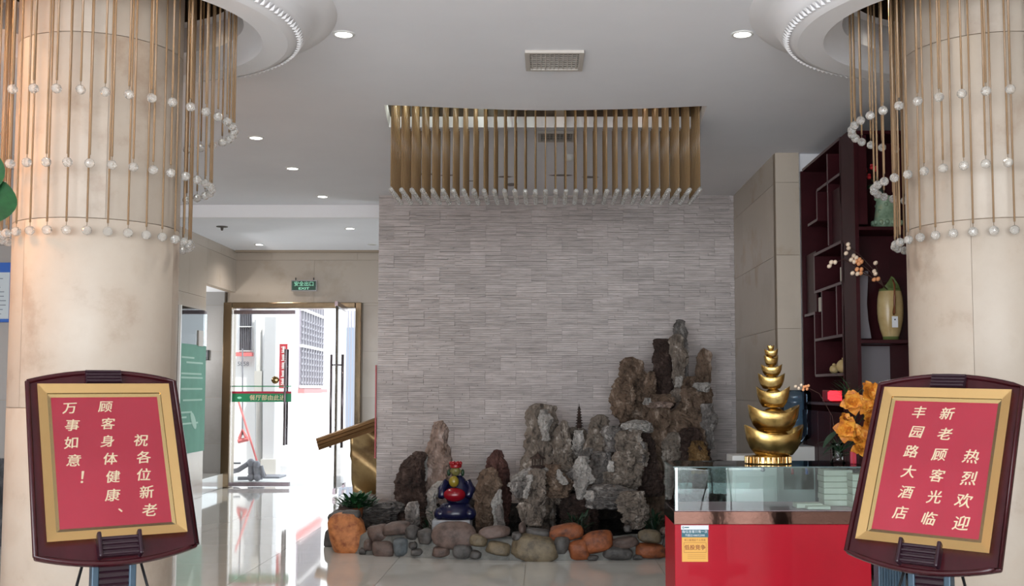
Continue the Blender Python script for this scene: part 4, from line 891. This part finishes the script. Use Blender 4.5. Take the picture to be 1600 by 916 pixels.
# ================================================================== WATER DISPENSER AND WHITE CABINET
x0, x1 = P(1204, 0, 9.3).x, P(1269, 0, 9.3).x
wd = empty('water_dispenser', ((x0 + x1) / 2, 9.3, 0), label='white water dispenser with an upturned blue water bottle behind the counter', cat='water dispenser')
hw = (x1 - x0) / 2; zt2 = P(0, 698, 9.3).z
MB().box(-hw, hw, 0, .34, 0, zt2).build('body', M['white'], wd, bevel=.012)
MB().box(-hw * .7, hw * .7, -.004, .0, .55, .78).build('tap_recess', M['vent_dark'], wd)
for s in (-.06, .06): MB().tube([(s, -.03, .72), (s, -.03, .68)], .012, 10).tube([(s, 0, .72), (s, -.03, .72)], .01, 8).build('tap', M['red' if s < 0 else 'blue'], wd)
bp_ = [(.03, 0), (.05, .02), (.125, .07), (.135, .10), (.135, .20), (.128, .215), (.135, .23), (.135, .36), (.128, .375), (.135, .39), (.135, .45), (.12, .475), (.001, .48)]
MB().lathe(bp_, 28, (.02, .17, zt2)).build('water_bottle', M['bottle'], wd, smooth=True)
x0, x1 = P(1136, 0, 8.7).x, P(1204, 0, 8.7).x; zt3 = P(0, 712, 8.7).z
wc = empty('white_cabinet', (x0, 8.7, 0), label='low white cabinet with a small dial seen through the glass case', cat='cabinet')
MB().box(0, x1 - x0, 0, .28, 0, zt3).build('body', M['white'], wc, bevel=.008)
MB().box(.02, x1 - x0 - .02, -.012, 0, .05, zt3 - .16).build('door', M['white'], wc, bevel=.004)
MB().box(.06, .16, -.004, 0, zt3 - .12, zt3 - .10).build('label_strip', M['notice'], wc)
MB().tube([(.24, -.015, zt3 - .11), (.24, 0, zt3 - .11)], .018, 16).build('dial', M['ink'], wc)

# ================================================================== SHELVING
XC = 2.285
def cp(px, py): return PX(px, py, XC)
cabi = empty('shelving_unit', (XC, 9.7, 0), label='dark red lattice display shelving along the right wall', cat='shelving')
off = Vector((XC, 9.7, 0)); CD = .36
z_top = cp(1253, 266).z
Yn, Yf_ = 8.34, 9.68
MB().box(CD - .015, CD, Yn - 9.7, Yf_ - 9.7, 0, z_top).build('back_panel', M['mahog'], cabi)
def board(kind, a, b, th=.022):
    A, B = cp(*a) - off, cp(*b) - off
    if kind == 'h':
        y0, y1 = sorted((A.y, B.y)); y0 = max(y0, Yn - 9.7 + .01)
        if y1 - y0 < .05: return
        z = (A.z + B.z) / 2; o = MB().box(.004, CD - .015, y0, y1, z - th / 2, z + th / 2).build('shelf', M['mahog'], cabi); MB().box(0, .004, y0, y1, z - th / 2, z + th / 2).build('edge_strip', M['mahog_shine'], o)  # greyer front strip stands in for the highlight on the board edge
    else:
        z0, z1 = sorted((A.z, B.z)); y = (A.y + B.y) / 2; o = MB().box(.004, CD - .015, y - th / 2, y + th / 2, z0, z1).build('divider', M['mahog'], cabi); MB().box(0, .004, y - th / 2, y + th / 2, z0, z1).build('edge_strip', M['mahog_shine'], o)
for k, a, b in [('h', (1253, 267), (1338, 193)), ('h', (1276, 298), (1314, 270)), ('v', (1276, 298), (1276, 345)), ('h', (1262, 351), (1276, 345)), ('v', (1293, 240), (1293, 384)), ('v', (1313, 272), (1313, 320)), ('h', (1313, 320), (1336, 304)),
    ('h', (1272, 399), (1319, 375)), ('v', (1272, 397), (1272, 457)), ('h', (1272, 457), (1318, 441)), ('v', (1318, 378), (1318, 441)), ('v', (1284, 455), (1284, 530)), ('v', (1307, 446), (1307, 526)), ('h', (1273, 532), (1321, 523)),
    ('h', (1257, 493), (1273, 490)), ('v', (1273, 490), (1273, 587)), ('h', (1274, 588), (1320, 584)), ('v', (1320, 476), (1320, 612)), ('h', (1320, 476), (1338, 471)), ('h', (1262, 630), (1336, 633)), ('h', (1320, 560), (1338, 559))]:
    board(k, a, b)
zl = cp(1300, 640).z
MB().box(0, CD, Yf_ - 9.7 - .03, Yf_ - 9.7, 0, z_top).build('end_panel', M['mahog'], cabi)
MB().box(0, CD, Yn - 9.7, Yn - 9.7 + .035, 0, z_top + .0).build('end_panel', M['mahog'], cabi)
for k in range(4):
    y0 = Yn - 9.7 + .04 + k * .40; MB().box(-.002, .018, y0, y0 + .39, .1, zl - .02).build('door', M['mahog'], cabi, bevel=.006)
# a few filled compartments (plain red backs, doors)
for a, b in (((1254, 400), (1271, 488)), ((1294, 300), (1312, 375))):
    A, B = cp(*a) - off, cp(*b) - off; y0, y1 = sorted((A.y, B.y)); z0, z1 = sorted((A.z, B.z)); MB().box(.03, .045, y0, y1, z0, z1).build('infill_panel', M['mahog'], cabi)
def on_shelf(px, py, dx=.12): p = cp(px, py) + Vector((dx, 0, 0)); return p
for x, y, h_, lab in ((1313, 441, .11, 'small beige box in the upper box of the lattice shelves'), (1279, 489, .12, 'small beige box on the leftmost lattice shelf')):
    s = MB().box(0, .04, -.06, .06, 0, h_).build('small_box', M['paper'], bevel=.003); s.location = on_shelf(x, y, .015) + Vector((0, 0, .012)); tag(s, lab, 'box')
for x, r0, lab in ((1294, .038, 'smaller round beige ornament in the lower lattice compartment'), (1309, .06, 'larger round beige ornament in the lower lattice compartment')):
    p = on_shelf(x, 587, .05); s = MB().ball((0, 0, r0), r0, 20, 12, 1, 1, .95).lathe([(.012, 2 * r0 - .006), (.018, 2 * r0 + .004), (.001, 2 * r0 + .012)], 10).build('round_ornament', M['cream_glaze'], smooth=True); s.location = p + Vector((0, 0, .012)); tag(s, lab, 'ornament')
p = cp(1288, 630); ck = empty('led_clock', (p.x + .02, p.y, p.z + .011), label='small red box with glowing red digits in the shelving', cat='clock')
MB().box(0, .08, -.16, .14, 0, .095).build('case', M['red'], ck, bevel=.004)
MB().box(-.004, 0, -.15, -.05, .02, .08).build('digits', M['led'], ck)
MB().box(-.02, .08, -.168, -.16, .01, .09).build('lit_face', M['led'], ck)

# front-facing shelving
FX0, FX1, FY = 2.285, 3.0, 7.98
fs_ = empty('shelving_unit', (FX0, FY, 0), label='dark red shelving facing forward with vases beside the right column', cat='shelving')
zt4 = z_top; FD = .35
MB().box(0, FX1 - FX0, -.0 + FD - .02, FD, 0, zt4).build('back_panel', M['mahog'], fs_)
MB().box(0, .028, 0, FD - .02, 0, zt4).build('side_panel', M['mahog'], fs_)
MB().box(FX1 - FX0 - .028, FX1 - FX0, 0, FD - .02, 0, zt4).build('side_panel', M['mahog'], fs_)
zs1, zs2, zs3 = P(1380, 354, FY).z, P(1380, 531, FY).z, P(1380, 246, FY).z
for z in (zs1, zs2, zt4 - .03, .62):
    MB().box(.03, FX1 - FX0 - .03, 0, FD - .02, z - .026, z).build('shelf', M['mahog'], fs_, bevel=.003)
MB().box(.028, .10, .02, .03, zs1 + .02, zt4 - .06).build('infill_panel', M['mahog'], fs_)
# wavy grey board
ol = [P(x, y, FY + .2) for x, y in ((1341, 424), (1356, 424), (1355, 450), (1354, 475), (1356, 500), (1361, 529), (1341, 529))]
MB().prism([(p.x - FX0, p.z) for p in ol], .19, .21).build('curved_board', M['grey_board'], fs_)
a, b = P(1342, 541, FY + .3), P(1392, 600, FY + .3)
MB().box(.03, b.x - FX0, .31, .345, b.z - .15, a.z).build('grey_panel', M['grey_board'], fs_)
MB().box(.03, FX1 - FX0 - .03, .06, .08, .1, .6).build('door', M['mahog'], fs_, bevel=.006)

# celadon vase with roses
vz = P(1386, 354, 8.12); cv = empty('celadon_vase', (vz.x, 8.12, zs1), label='green glazed vase with red roses on the upper shelf', cat='vase')
sc_ = 8.12 / F_PX
MB().lathe([(.001, 0), (.075, 0), (.10, .015), (.112, .05), (.095, .075), (.086, .14), (.078, .22), (.083, .245), (.07, .24), (.068, .2), (.001, .1)], 20, sy=.8).build('body', M['celadon'], cv, smooth=True)
rl = MB()
for k in range(14):
    a = k * PI / 7; rl.ball((.103 * math.cos(a), .083 * math.sin(a), .045), .02, 8, 6)
for k in range(10): rl.ball((.078 * math.cos(k * .63), .064 * math.sin(k * .63), .13 + .05 * (k % 3)), .016, 8, 6)
rl.build('relief', M['celadon'], cv, smooth=True)['kind'] = 'stuff'
def rose(parent, c, r0):
    o = MB().ball((0, 0, 0), r0, 12, 8).build('rose', M['rose'], parent, smooth=True); o.location = c
    pm = leaf_mesh(r0 * 1.5, r0 * 1.5, -.6, 4, .6); pm.materials.append(M['rose'])
    for k in range(6):
        q_ = link('petal', pm, None, o); q_.rotation_euler = (.6, 0, k * 1.05)
for x, y in ((1352, 268), (1358, 277), (1368, 265), (1362, 262)):
    c = P(x, y, 8.06) - cv.location; rose(cv, c, .016)
    MB().tube([c, (c.x * .4, 0, .32), (0, 0, .2)], .003, 5).build('stem', M['green_dark'], cv)
lf = leaf_mesh(.05, .032, .3, 4); lf.materials.append(M['green'])
for k in range(12):
    o = link('leaf', lf, None, cv); o.location = P(1358 + random.uniform(-8, 10), 290 + random.uniform(-4, 6), 8.06) - cv.location; o.rotation_euler = (random.uniform(-.5, .8), 0, random.uniform(0, 6))
# tall cream vase
vx = P(1392, 531, 8.12).x; tv = empty('tall_vase', (vx, 8.12, zs2), label='tall cream and green glazed vase with a brown handle and white tag', cat='vase')
H_ = P(0, 430, 8.12).z - P(0, 531, 8.12).z
ps = [(.001, 0), (.058, 0), (.060, .06), (.076, .16), (.090, .30), (.096, .42), (.096, .55), (.092, .66), (.082, .76)]
n = 28; vs = []
prof = [(r, z * H_, 0) for r, z in ps] + [(.078, .80 * H_, 1), (.070, .80 * H_, 1), (.070, .70 * H_, 0), (.001, .6 * H_, 0)]
for i, (r, z, l) in enumerate(prof):
    for k in range(n):
        t = 2 * PI * k / n; up = l * (.20 * H_ * max(0, math.sin(t * 1 - PI * .25 + PI / 2)) ** 1.5); rr = r - l * up * .45
        vs.append((rr * math.cos(t), rr * math.sin(t) * .8, z + up))
mb = MB()
for i in range(len(prof) - 1):
    pass
mb.add(vs, [(i * n + k, i * n + (k + 1) % n, (i + 1) * n + (k + 1) % n, (i + 1) * n + k) for i in range(len(prof) - 1) for k in range(n)])
mb.m = [1 if (i <= 1 or i in (8, 9, 10)) else 0 for i in range(len(prof) - 1) for k in range(n)]
mb.build('body', [M['cream_glaze'], M['green_glaze']], tv, smooth=True)
MB().tube([(.0, -.07, H_ * .93), (.004, -.10, H_ * .85), (.0, -.105, H_ * .6), (-.004, -.10, H_ * .42), (-.003, -.085, H_ * .39)], [.006, .008, .010, .012, .007], 8).build('handle', M['brown'], tv, smooth=True)
MB().box(-.022, .022, -.105, -.103, H_ * .19, H_ * .36).build('tag', M['sticker_w'], tv)
MB().ball((0, -.106, H_ * .31), .006, 8, 6, 1, .2, 1).build('tag_mark', M['navy'], tv)
mb2 = [(1242, 0)]
bl = [(1325, 382, 1), (1326, 388, 1), (1322, 396, 1), (1334, 400, 1), (1330, 406, 1), (1338, 403, 1), (1337, 409, 0), (1343, 406, 0), (1342, 412, 0), (1346, 409, 0), (1335, 409, 1), (1339, 421, 0), (1346, 421, 0), (1332, 427, 1), (1340, 428, 1), (1345, 427, 0), (1296, 416, 1), (1299, 410, 1), (1305, 410, 1), (1368, 411, 1), (1366, 424, 1), (1368, 428, 1), (1366, 437, 0), (1372, 436, 0)]
bo = Vector(tv.location)
for k, (x, y, c) in enumerate(bl):
    o = MB().ball((0, 0, 0), .0155, 10, 7, 1, 1, 1.2).build('berry', M['berry' if c else 'berry_o'], tv, smooth=True); o.location = P(x, y, 7.95) - bo; o.rotation_euler = (random.random(), random.random(), 0)
for pts in (((1326, 385), (1345, 400), (1368, 425), (1378, 445)), ((1334, 405), (1355, 420), (1378, 445)), ((1338, 425), (1360, 432), (1378, 445)), ((1299, 413), (1318, 405), (1350, 425), (1378, 445)), ((1368, 411), (1372, 428), (1380, 446))):
    MB().tube([P(x, y, 7.97) - bo for x, y in pts] + [Vector((0, 0, H_ * .75))], .004, 5).build('branch', M['branch'], tv)

# ================================================================== EASEL SIGNS
def R3(rx, ry, rz): return (Matrix.Rotation(rz, 4, 'Z') @ Matrix.Rotation(rx, 4, 'X') @ Matrix.Rotation(ry, 4, 'Y'))
def easel(pos, rot, cols, lab, side):
    Mx = Matrix.Translation(pos) @ R3(*rot)
    base = empty('sign_stand', (pos[0], pos[1], 0), rot[2], label=lab, cat='sign stand')
    Mb = Matrix.Translation((pos[0], pos[1], 0)) @ Matrix.Rotation(rot[2], 4, 'Z'); Ml = Mb.inverted() @ Mx
    def fit(o): o.matrix_local = Ml; return o
    # board outline: straight sides, arched top and bottom
    hw0, hw1 = .262, .268; zt_, zb_ = .328, -.350; ol = []
    for k in range(17):
        t = k / 16; ol.append((-hw0 + 2 * hw0 * t, zt_ + .040 * (1 - (2 * t - 1) ** 2)))
    for k in range(17):
        t = k / 16; ol.append((hw1 - 2 * hw1 * t, zb_ - .044 * (1 - (2 * t - 1) ** 2)))
    bd = fit(MB().prism(ol, .006, .028).build('board', M['burgundy'], base, bevel=.007, seg=3))
    # raised rim following the outline
    rim = MB(); c = [Vector((x * .985, .004, z * .985 + .001)) for x, z in ol]; c.append(c[0]); rim.tube(c, .009, 8, cap=False)
    o = rim.build('rim', M['burgundy'], bd, smooth=True)
    # gold frame: four mitred, stepped mouldings
    def mould(W0, H0, W1, H1, y0, y1, nm, mt):
        A = [(-W0, -H0), (W0, -H0), (W0, H0), (-W0, H0)]; B = [(-W1, -H1), (W1, -H1), (W1, H1), (-W1, H1)]
        for k in range(4):
            j = (k + 1) % 4
            vs = [(A[k][0], .006, A[k][1]), (A[j][0], .006, A[j][1]), (A[j][0], y0, A[j][1]), (A[k][0], y0, A[k][1]), (B[k][0], .006, B[k][1]), (B[j][0], .006, B[j][1]), (B[j][0], y1, B[j][1]), (B[k][0], y1, B[k][1])]
            fit(MB().add(vs, [(0, 1, 2, 3), (4, 7, 6, 5), (3, 2, 6, 7), (0, 4, 5, 1), (0, 3, 7, 4), (1, 5, 6, 2)]).build(nm, mt, base))
    mould(.230, .303, .198, .268, -.018, -.010, 'frame_moulding', M['gold_frame'])
    mould(.1975, .2675, .185, .2545, -.004, -.001, 'inner_moulding', M['gold_frame'])
    fit(MB().box(-.186, .186, .0, .006, -.256, .256).build('red_sheet', M['red_paper'], base))
    fit(MB().box(-.198, .198, -.0055, -.0040, -.268, .268).build('cover_glass', M['glass'], base))
    for (x, za, zb2, s, chars) in cols:
        n_ = len(chars)
        for k, ch in enumerate(chars):
            z = za + (zb2 - za) * k / max(1, n_ - 1); o = text(ch, s, M['cream_ink'], base, (0, 0, 0), ext=.0004, shear=.18, off=.0001, dup=.0012)
            o.matrix_local = Ml @ Matrix.Translation((x + .004 * math.sin(k * 2.1), -.0012, z)) @ Matrix.Rotation(PI / 2, 4, 'X') @ Matrix.Rotation(.05 * math.sin(k * 3.3 + x * 40), 4, 'Z')
    # ribbed clips
    for zc_, h_ in ((.338, .052), (-.330, .072)):
        cl = MB(); cl.box(-.062, .062, -.012, .008, zc_ - h_ / 2, zc_ + h_ / 2)
        for k in range(4):
            z = zc_ - h_ / 2 + h_ * (k + .5) / 4; cl.tube([(-.060, -.013, z), (.060, -.013, z)], h_ * .09, 8)
        cb_ = fit(cl.build('clip', M['burgundy_dark'], base))
        for s in (-1, 1) if zc_ < 0 else (): MB().box(s * .066 - .007, s * .066 + .007, -.03, .012, zc_ - h_ / 2 - .006, zc_ + h_ / 2 + .012).build('clip_cheek', M['burgundy_dark'], cb_, bevel=.005)
    # post, in the base frame
    zt5 = (Ml @ Vector((0, .05, -.30))); y5 = zt5.y
    for s in (-1, 1): MB().box(s * .062 - .012, s * .062 + .012, y5, y5 + .05, .04, zt5.z + .02).build('post_rail', M['post_blue'], base, bevel=.004)
    MB().box(-.05, .05, y5 + .014, y5 + .04, .04, zt5.z + .02).build('post_panel', M['burgundy_dark'], base)
    rb_ = MB()
    for k in range(int((zt5.z - .06) / .022)): rb_.tube([(-.05, y5 + .012, .06 + k * .022), (.05, y5 + .012, .06 + k * .022)], .005, 6)
    o = rb_.build('post_ribs', M['burgundy_dark'], base); o['kind'] = 'stuff'
    for s in (-1, 1): MB().tube([(s * .07, y5 + .06, zt5.z + .03), (s * .16, y5 + .02, .55), (s * .24, y5 - .05, .02)], .005, 8).build('wire_leg', M['black'], base, smooth=True)
    MB().box(-.20, .20, y5 - .12, y5 + .16, 0, .04).build('foot', M['black'], base, bevel=.015)
    return base
easel((-1.5575, 3.9225, 1.1475), (-.5149, -.0034, .5796), [
    (.106, .070, -.207, .052, '祝各位新老'), (-.006, .212, -.142, .050, '顾客身体健康'), (.028, -.186, -.186, .05, '、'), (-.128, .208, -.002, .050, '万事如意'), (-.090, -.068, -.068, .06, '！')],
    'burgundy and gold framed red sign on a stand before the left column', 'left')
easel((1.3806, 3.8909, 1.1257), (-.4736, .0233, -.6594), [
    (.117, .042, -.206, .056, '热烈欢迎'), (.010, .204, -.200, .052, '新老顾客光临'), (-.092, .206, -.188, .052, '丰园路大酒店')],
    'burgundy and gold framed red welcome sign on a stand before the right column', 'right')
# bluish ribbed roll-up stand behind the right easel
bs = empty('ribbed_stand', (P(1398, 900, 5.0).x, 5.0, 0), .1, label='dark bluish ribbed stand between the red counter and right sign', cat='stand')
bz = P(0, 880, 5.0).z
MB().box(-.075, .055, 0, .06, .0, bz).build('panel', M['post_blue'], bs, bevel=.004)
for k in range(5): MB().tube([(-.062 + k * .026, -.004, .02), (-.062 + k * .026, -.004, bz - .01)], .008, 6).build('rib', M['post_blue'], bs, smooth=True)

# ================================================================== GOLD OBJECT BY THE DOOR
YG = 13.0
gd = empty('gold_stand', (P(575, 775, YG).x, YG, 0), label='polished gold curved stand with a slanting gold rail beside the doorway', cat='stand')
go = Vector(gd.location)
a = P(497, 694, YG) - go; b = P(600, 658, YG) - go; d = (b - a).normalized(); up = Vector((-d.z, 0, d.x))
sec = [(-.075, -.065), (-.062, -.035), (-.070, -.02), (-.050, -.01), (-.056, .015), (-.035, .025), (-.04, .05), (-.01, .062), (.03, .05), (.07, .04), (.072, -.05)]
vs = []
for q0 in (a, b + d * .35):
    for y, z in sec: vs.append(q0 + up * z * 1.15 + Vector((0, y, 0)))
n = len(sec)
MB().add(vs, [(k, (k + 1) % n, (k + 1) % n + n, k + n) for k in range(n)] + [tuple(range(n))[::-1], tuple(range(n, 2 * n))]).build('slanting_rail', mat('aged_gold', (.17, .095, .042), .30, .85, bump=(8, .2, .01)), gd)
# curved mirror-gold body
vs = []; nr, nc = 16, 14
for i in range(nr + 1):
    t = i / nr; xl = 551 + 16 * (1 - (2 * t - 1) ** 2) * -.25 + (12 * (1 - t) if t > .6 else 12 * .4 + 3 * math.sin(t * 3)) - 4; y = 782 - t * 112
    for j in range(nc + 1):
        s = j / nc; A = P(xl + (610 - xl) * s, y, YG + .25 + .12 * math.sin(t * 7 + s * 3)) - go; vs.append(A)
gm = MB().add(vs, [(i * (nc + 1) + j, i * (nc + 1) + j + 1, (i + 1) * (nc + 1) + j + 1, (i + 1) * (nc + 1) + j) for i in range(nr) for j in range(nc)]).build('curved_body', M['gold_soft'], gd, smooth=True)
sm = gm.modifiers.new('solid', 'SOLIDIFY'); sm.thickness = .03; sm.offset = 1
MB().box(-.30, .35, .1, .55, 0, .10).build('foot', M['gold_mirror'], gd, bevel=.01)

# ================================================================== EXTERIOR ALLEY
tag(MB().box(-14, 8, 15.9, 60, -.2, -.02).build('ground', M['pave']), kind='structure')
tag(MB().box(-30, 20, -40, -3, -.2, -.02).build('ground_front', M['pave']), kind='structure')
A0 = (-4.62, 18.5); A1 = (-4.91, 25.6)
hb = empty('building', (-6, 18.5, 0), label='sunlit white building with a grey pillar and barred window outside the door', cat='building')
hb_o = Vector((-6, 18.5, 0))
MB().box(-8, 1.375, 0, .3, -.02, 7).build('front_wall', M['facade'], hb)
def loc(px, py, Y): return P(px, py, Y) - hb_o
def pbox(px0, px1, y0, y1, Y, th=.1):
    a, b = loc(px0, y1, Y), loc(px1, y0, Y); return (a.x, b.x, a.y - th, a.y + .01, a.z, b.z)
MB().box(*pbox(374, 394, 484, 550, 18.5, .02)).build('window', M['win_dark'], hb)
for k in range(7):
    x = 375.5 + k * 2.9; MB().box(*pbox(x, x + .8, 480, 552, 18.47, .04)).build('window_bar', M['iron'], hb)
for y in (510, 548): MB().box(*pbox(373, 395, y, y + 1.5, 18.45, .04)).build('window_rail', M['white'], hb)
MB().box(*pbox(371, 396, 551, 557, 18.45, .1)).build('sill', M['red_trim'], hb)
MB().box(*pbox(416, 437, 497, 716, 18.4, .25)).build('grey_pillar', M['facade_grey'], hb)
MB().box(*pbox(414, 438, 716, 752, 18.35, .3)).build('pillar_base', M['pipe'], hb)
MB().tube([loc(405, 470, 18.3), loc(405, 735, 18.3)], .055, 14).build('drain_pipe', M['pipe'], hb, smooth=True)
MB().box(*pbox(399, 411, 580, 612, 18.25, .08)).build('pipe_box', M['pipe'], hb)
MB().tube([loc(400, 500, 18.3), loc(400, 745, 18.3)], .02, 8).build('thin_pipe', M['facade_grey'], hb)
text('5858', .10, M['ink'], hb, tuple(loc(380, 569, 18.46)))
bn = empty('banner', (-4.545, 18.85, P(443, 607, 18.85).z), label='vertical red banner with white lettering outside the door', cat='banner')
bw = 13 / F_PX * 18.2; bh = P(0, 535, 18.2).z - P(0, 607, 18.2).z
MB().box(-bw / 2, bw / 2, -.01, .01, 0, bh).build('cloth', M['red'], bn)
lm = MB(); r = random.Random(3)
for k in range(5):
    z = bh * (.08 + .18 * k)
    for q_ in range(4): lm.box(-bw * .28 + r.random() * .02, bw * .28 - r.random() * .02, -.014, -.01, z + q_ * .03, z + q_ * .03 + .012)
    lm.box(-.008, .008, -.014, -.01, z, z + .11)
o = lm.build('lettering', M['white'], bn); o['kind'] = 'stuff'
# receding wall
dv = Vector((A1[0] - A0[0], A1[1] - A0[1], 0)); LN = dv.length; ang = math.atan2(dv.y, dv.x)
sw_ = empty('building', (A0[0], A0[1], 0), ang, label='long white alley wall with a tall grilled window outside', cat='building')
MB().box(.32, LN, 0, .3, -.02, 7).build('side_wall', M['facade'], sw_)
wa, wb = 2.25, 4.9
MB().box(wa, wb, -.02, .02, 1.42, 3.8).build('window', M['win_dark'], sw_)
MB().box(wa - .05, wb + .05, -.12, 0, 1.32, 1.40).build('sill', M['red_trim'], sw_)
for k in range(9): x = wa + (wb - wa) * (k + .5) / 9; MB().box(x - .02, x + .02, -.06, -.03, 1.42, 3.8).build('window_bar', M['iron'], sw_)
for z in (1.42, 2.2, 2.9, 3.6): MB().box(wa, wb, -.07, -.02, z, z + .05).build('window_rail', M['white'], sw_)
tl = MB()
for i in range(9):
    for k in range(11):
        x = wa + (wb - wa) * (i + .5) / 9; z = 1.5 + k * .12; tl.tube([(x - .1, -.05, z), (x, -.05, z + .05), (x + .1, -.05, z)], .012, 4)
o = tl.build('window_tracery', M['iron'], sw_); o['kind'] = 'stuff'
MB().box(0, LN, -.25, 0, -.02, .10).build('kerb', M['facade_grey'], sw_)
# far gate
fb = empty('building', (-5.8, 32, 0), label='pale building with a bluish gate at the far end of the alley', cat='building')
MB().box(-3, 5, 0, .3, -.02, 5.5).build('front_wall', M['facade'], fb)
ga, gb2 = P(531, 600, 31.9), P(556, 512, 31.9)
MB().box(ga.x + 5.8, gb2.x + 5.8, -.08, 0, 0, gb2.z).build('gate', mat('blue_grey_gate', (.25, .30, .38), .6), fb)
for k in range(5): x = ga.x + 5.8 + (gb2.x - ga.x) * (k + .5) / 5; MB().box(x - .02, x + .02, -.1, -.08, 0, gb2.z + .5).build('gate_bar', M['iron'], fb)
# mop, broom, mat, pipes
mp_ = empty('hanging_mop', tuple(P(379, 690, 17.9)), label='mop with pink head hanging by the outside wall', cat='mop'); mo = Vector(mp_.location)
MB().tube([P(379, 545, 17.9) - mo, P(379, 680, 17.9) - mo], .012, 8).build('pole', M['iron'], mp_)
MB().tube([P(372, 690, 17.9) - mo, P(388, 686, 17.9) - mo], .035, 8).tube([P(374, 686, 17.9) - mo, P(379, 672, 17.9) - mo, P(385, 684, 17.9) - mo], .03, 8).build('mop_head', M['red_trim'], mp_)
bm_ = empty('broom', tuple(P(410, 745, 17.6)), label='broom with a pink handle leaning outside the door', cat='broom'); bo2 = Vector(bm_.location)
MB().tube([P(372, 625, 17.9) - bo2, P(408, 742, 17.6) - bo2], .016, 8).build('handle', M['red_trim'], bm_)
MB().lathe([(.02, .12), (.07, .0), (.08, -.03), (.001, -.03)], 12).build('bristles', M['branch'], bm_)
mt_ = MB().box(-.25, .25, -.25, .25, 0, .03).build('door_mat', M['iron'], bevel=.01); mt_.location = PZ(418, 744, 0) ; mt_.location.z = -.02; tag(mt_, 'flat dark mat on the pale ground outside', 'mat')
pi_ = empty('water_pipes', (P(385, 745, 16.9).x, 16.9, 0), label='cluster of grey water pipes with valves just outside the door', cat='pipe'); po = Vector(pi_.location)
for pts, rr in ((((358, 738), (372, 735), (392, 722)), .05), (((358, 724), (376, 724)), .02), (((392, 722), (392, 748)), .05), (((400, 724), (402, 748)), .065), (((362, 722), (362, 752)), .035), (((372, 748), (410, 747)), .035), (((408, 728), (412, 746)), .04)):
    MB().tube([P(x, y, 16.9) - po for x, y in pts], rr * .8, 10).build('pipe', M['iron'], pi_, smooth=True)
for x, y in ((392, 723), (401, 726), (402, 746), (392, 746)): MB().ball(tuple(P(x, y, 16.88) - po), .06, 10, 8).build('joint', M['iron'], pi_, smooth=True)
for px in (557,):
    pass

for o in sc.objects:
    k = o.name.split('.')[0]
    if o.parent is None and k in GROUPS and 'label' in o: o['group'] = GROUPS[k]
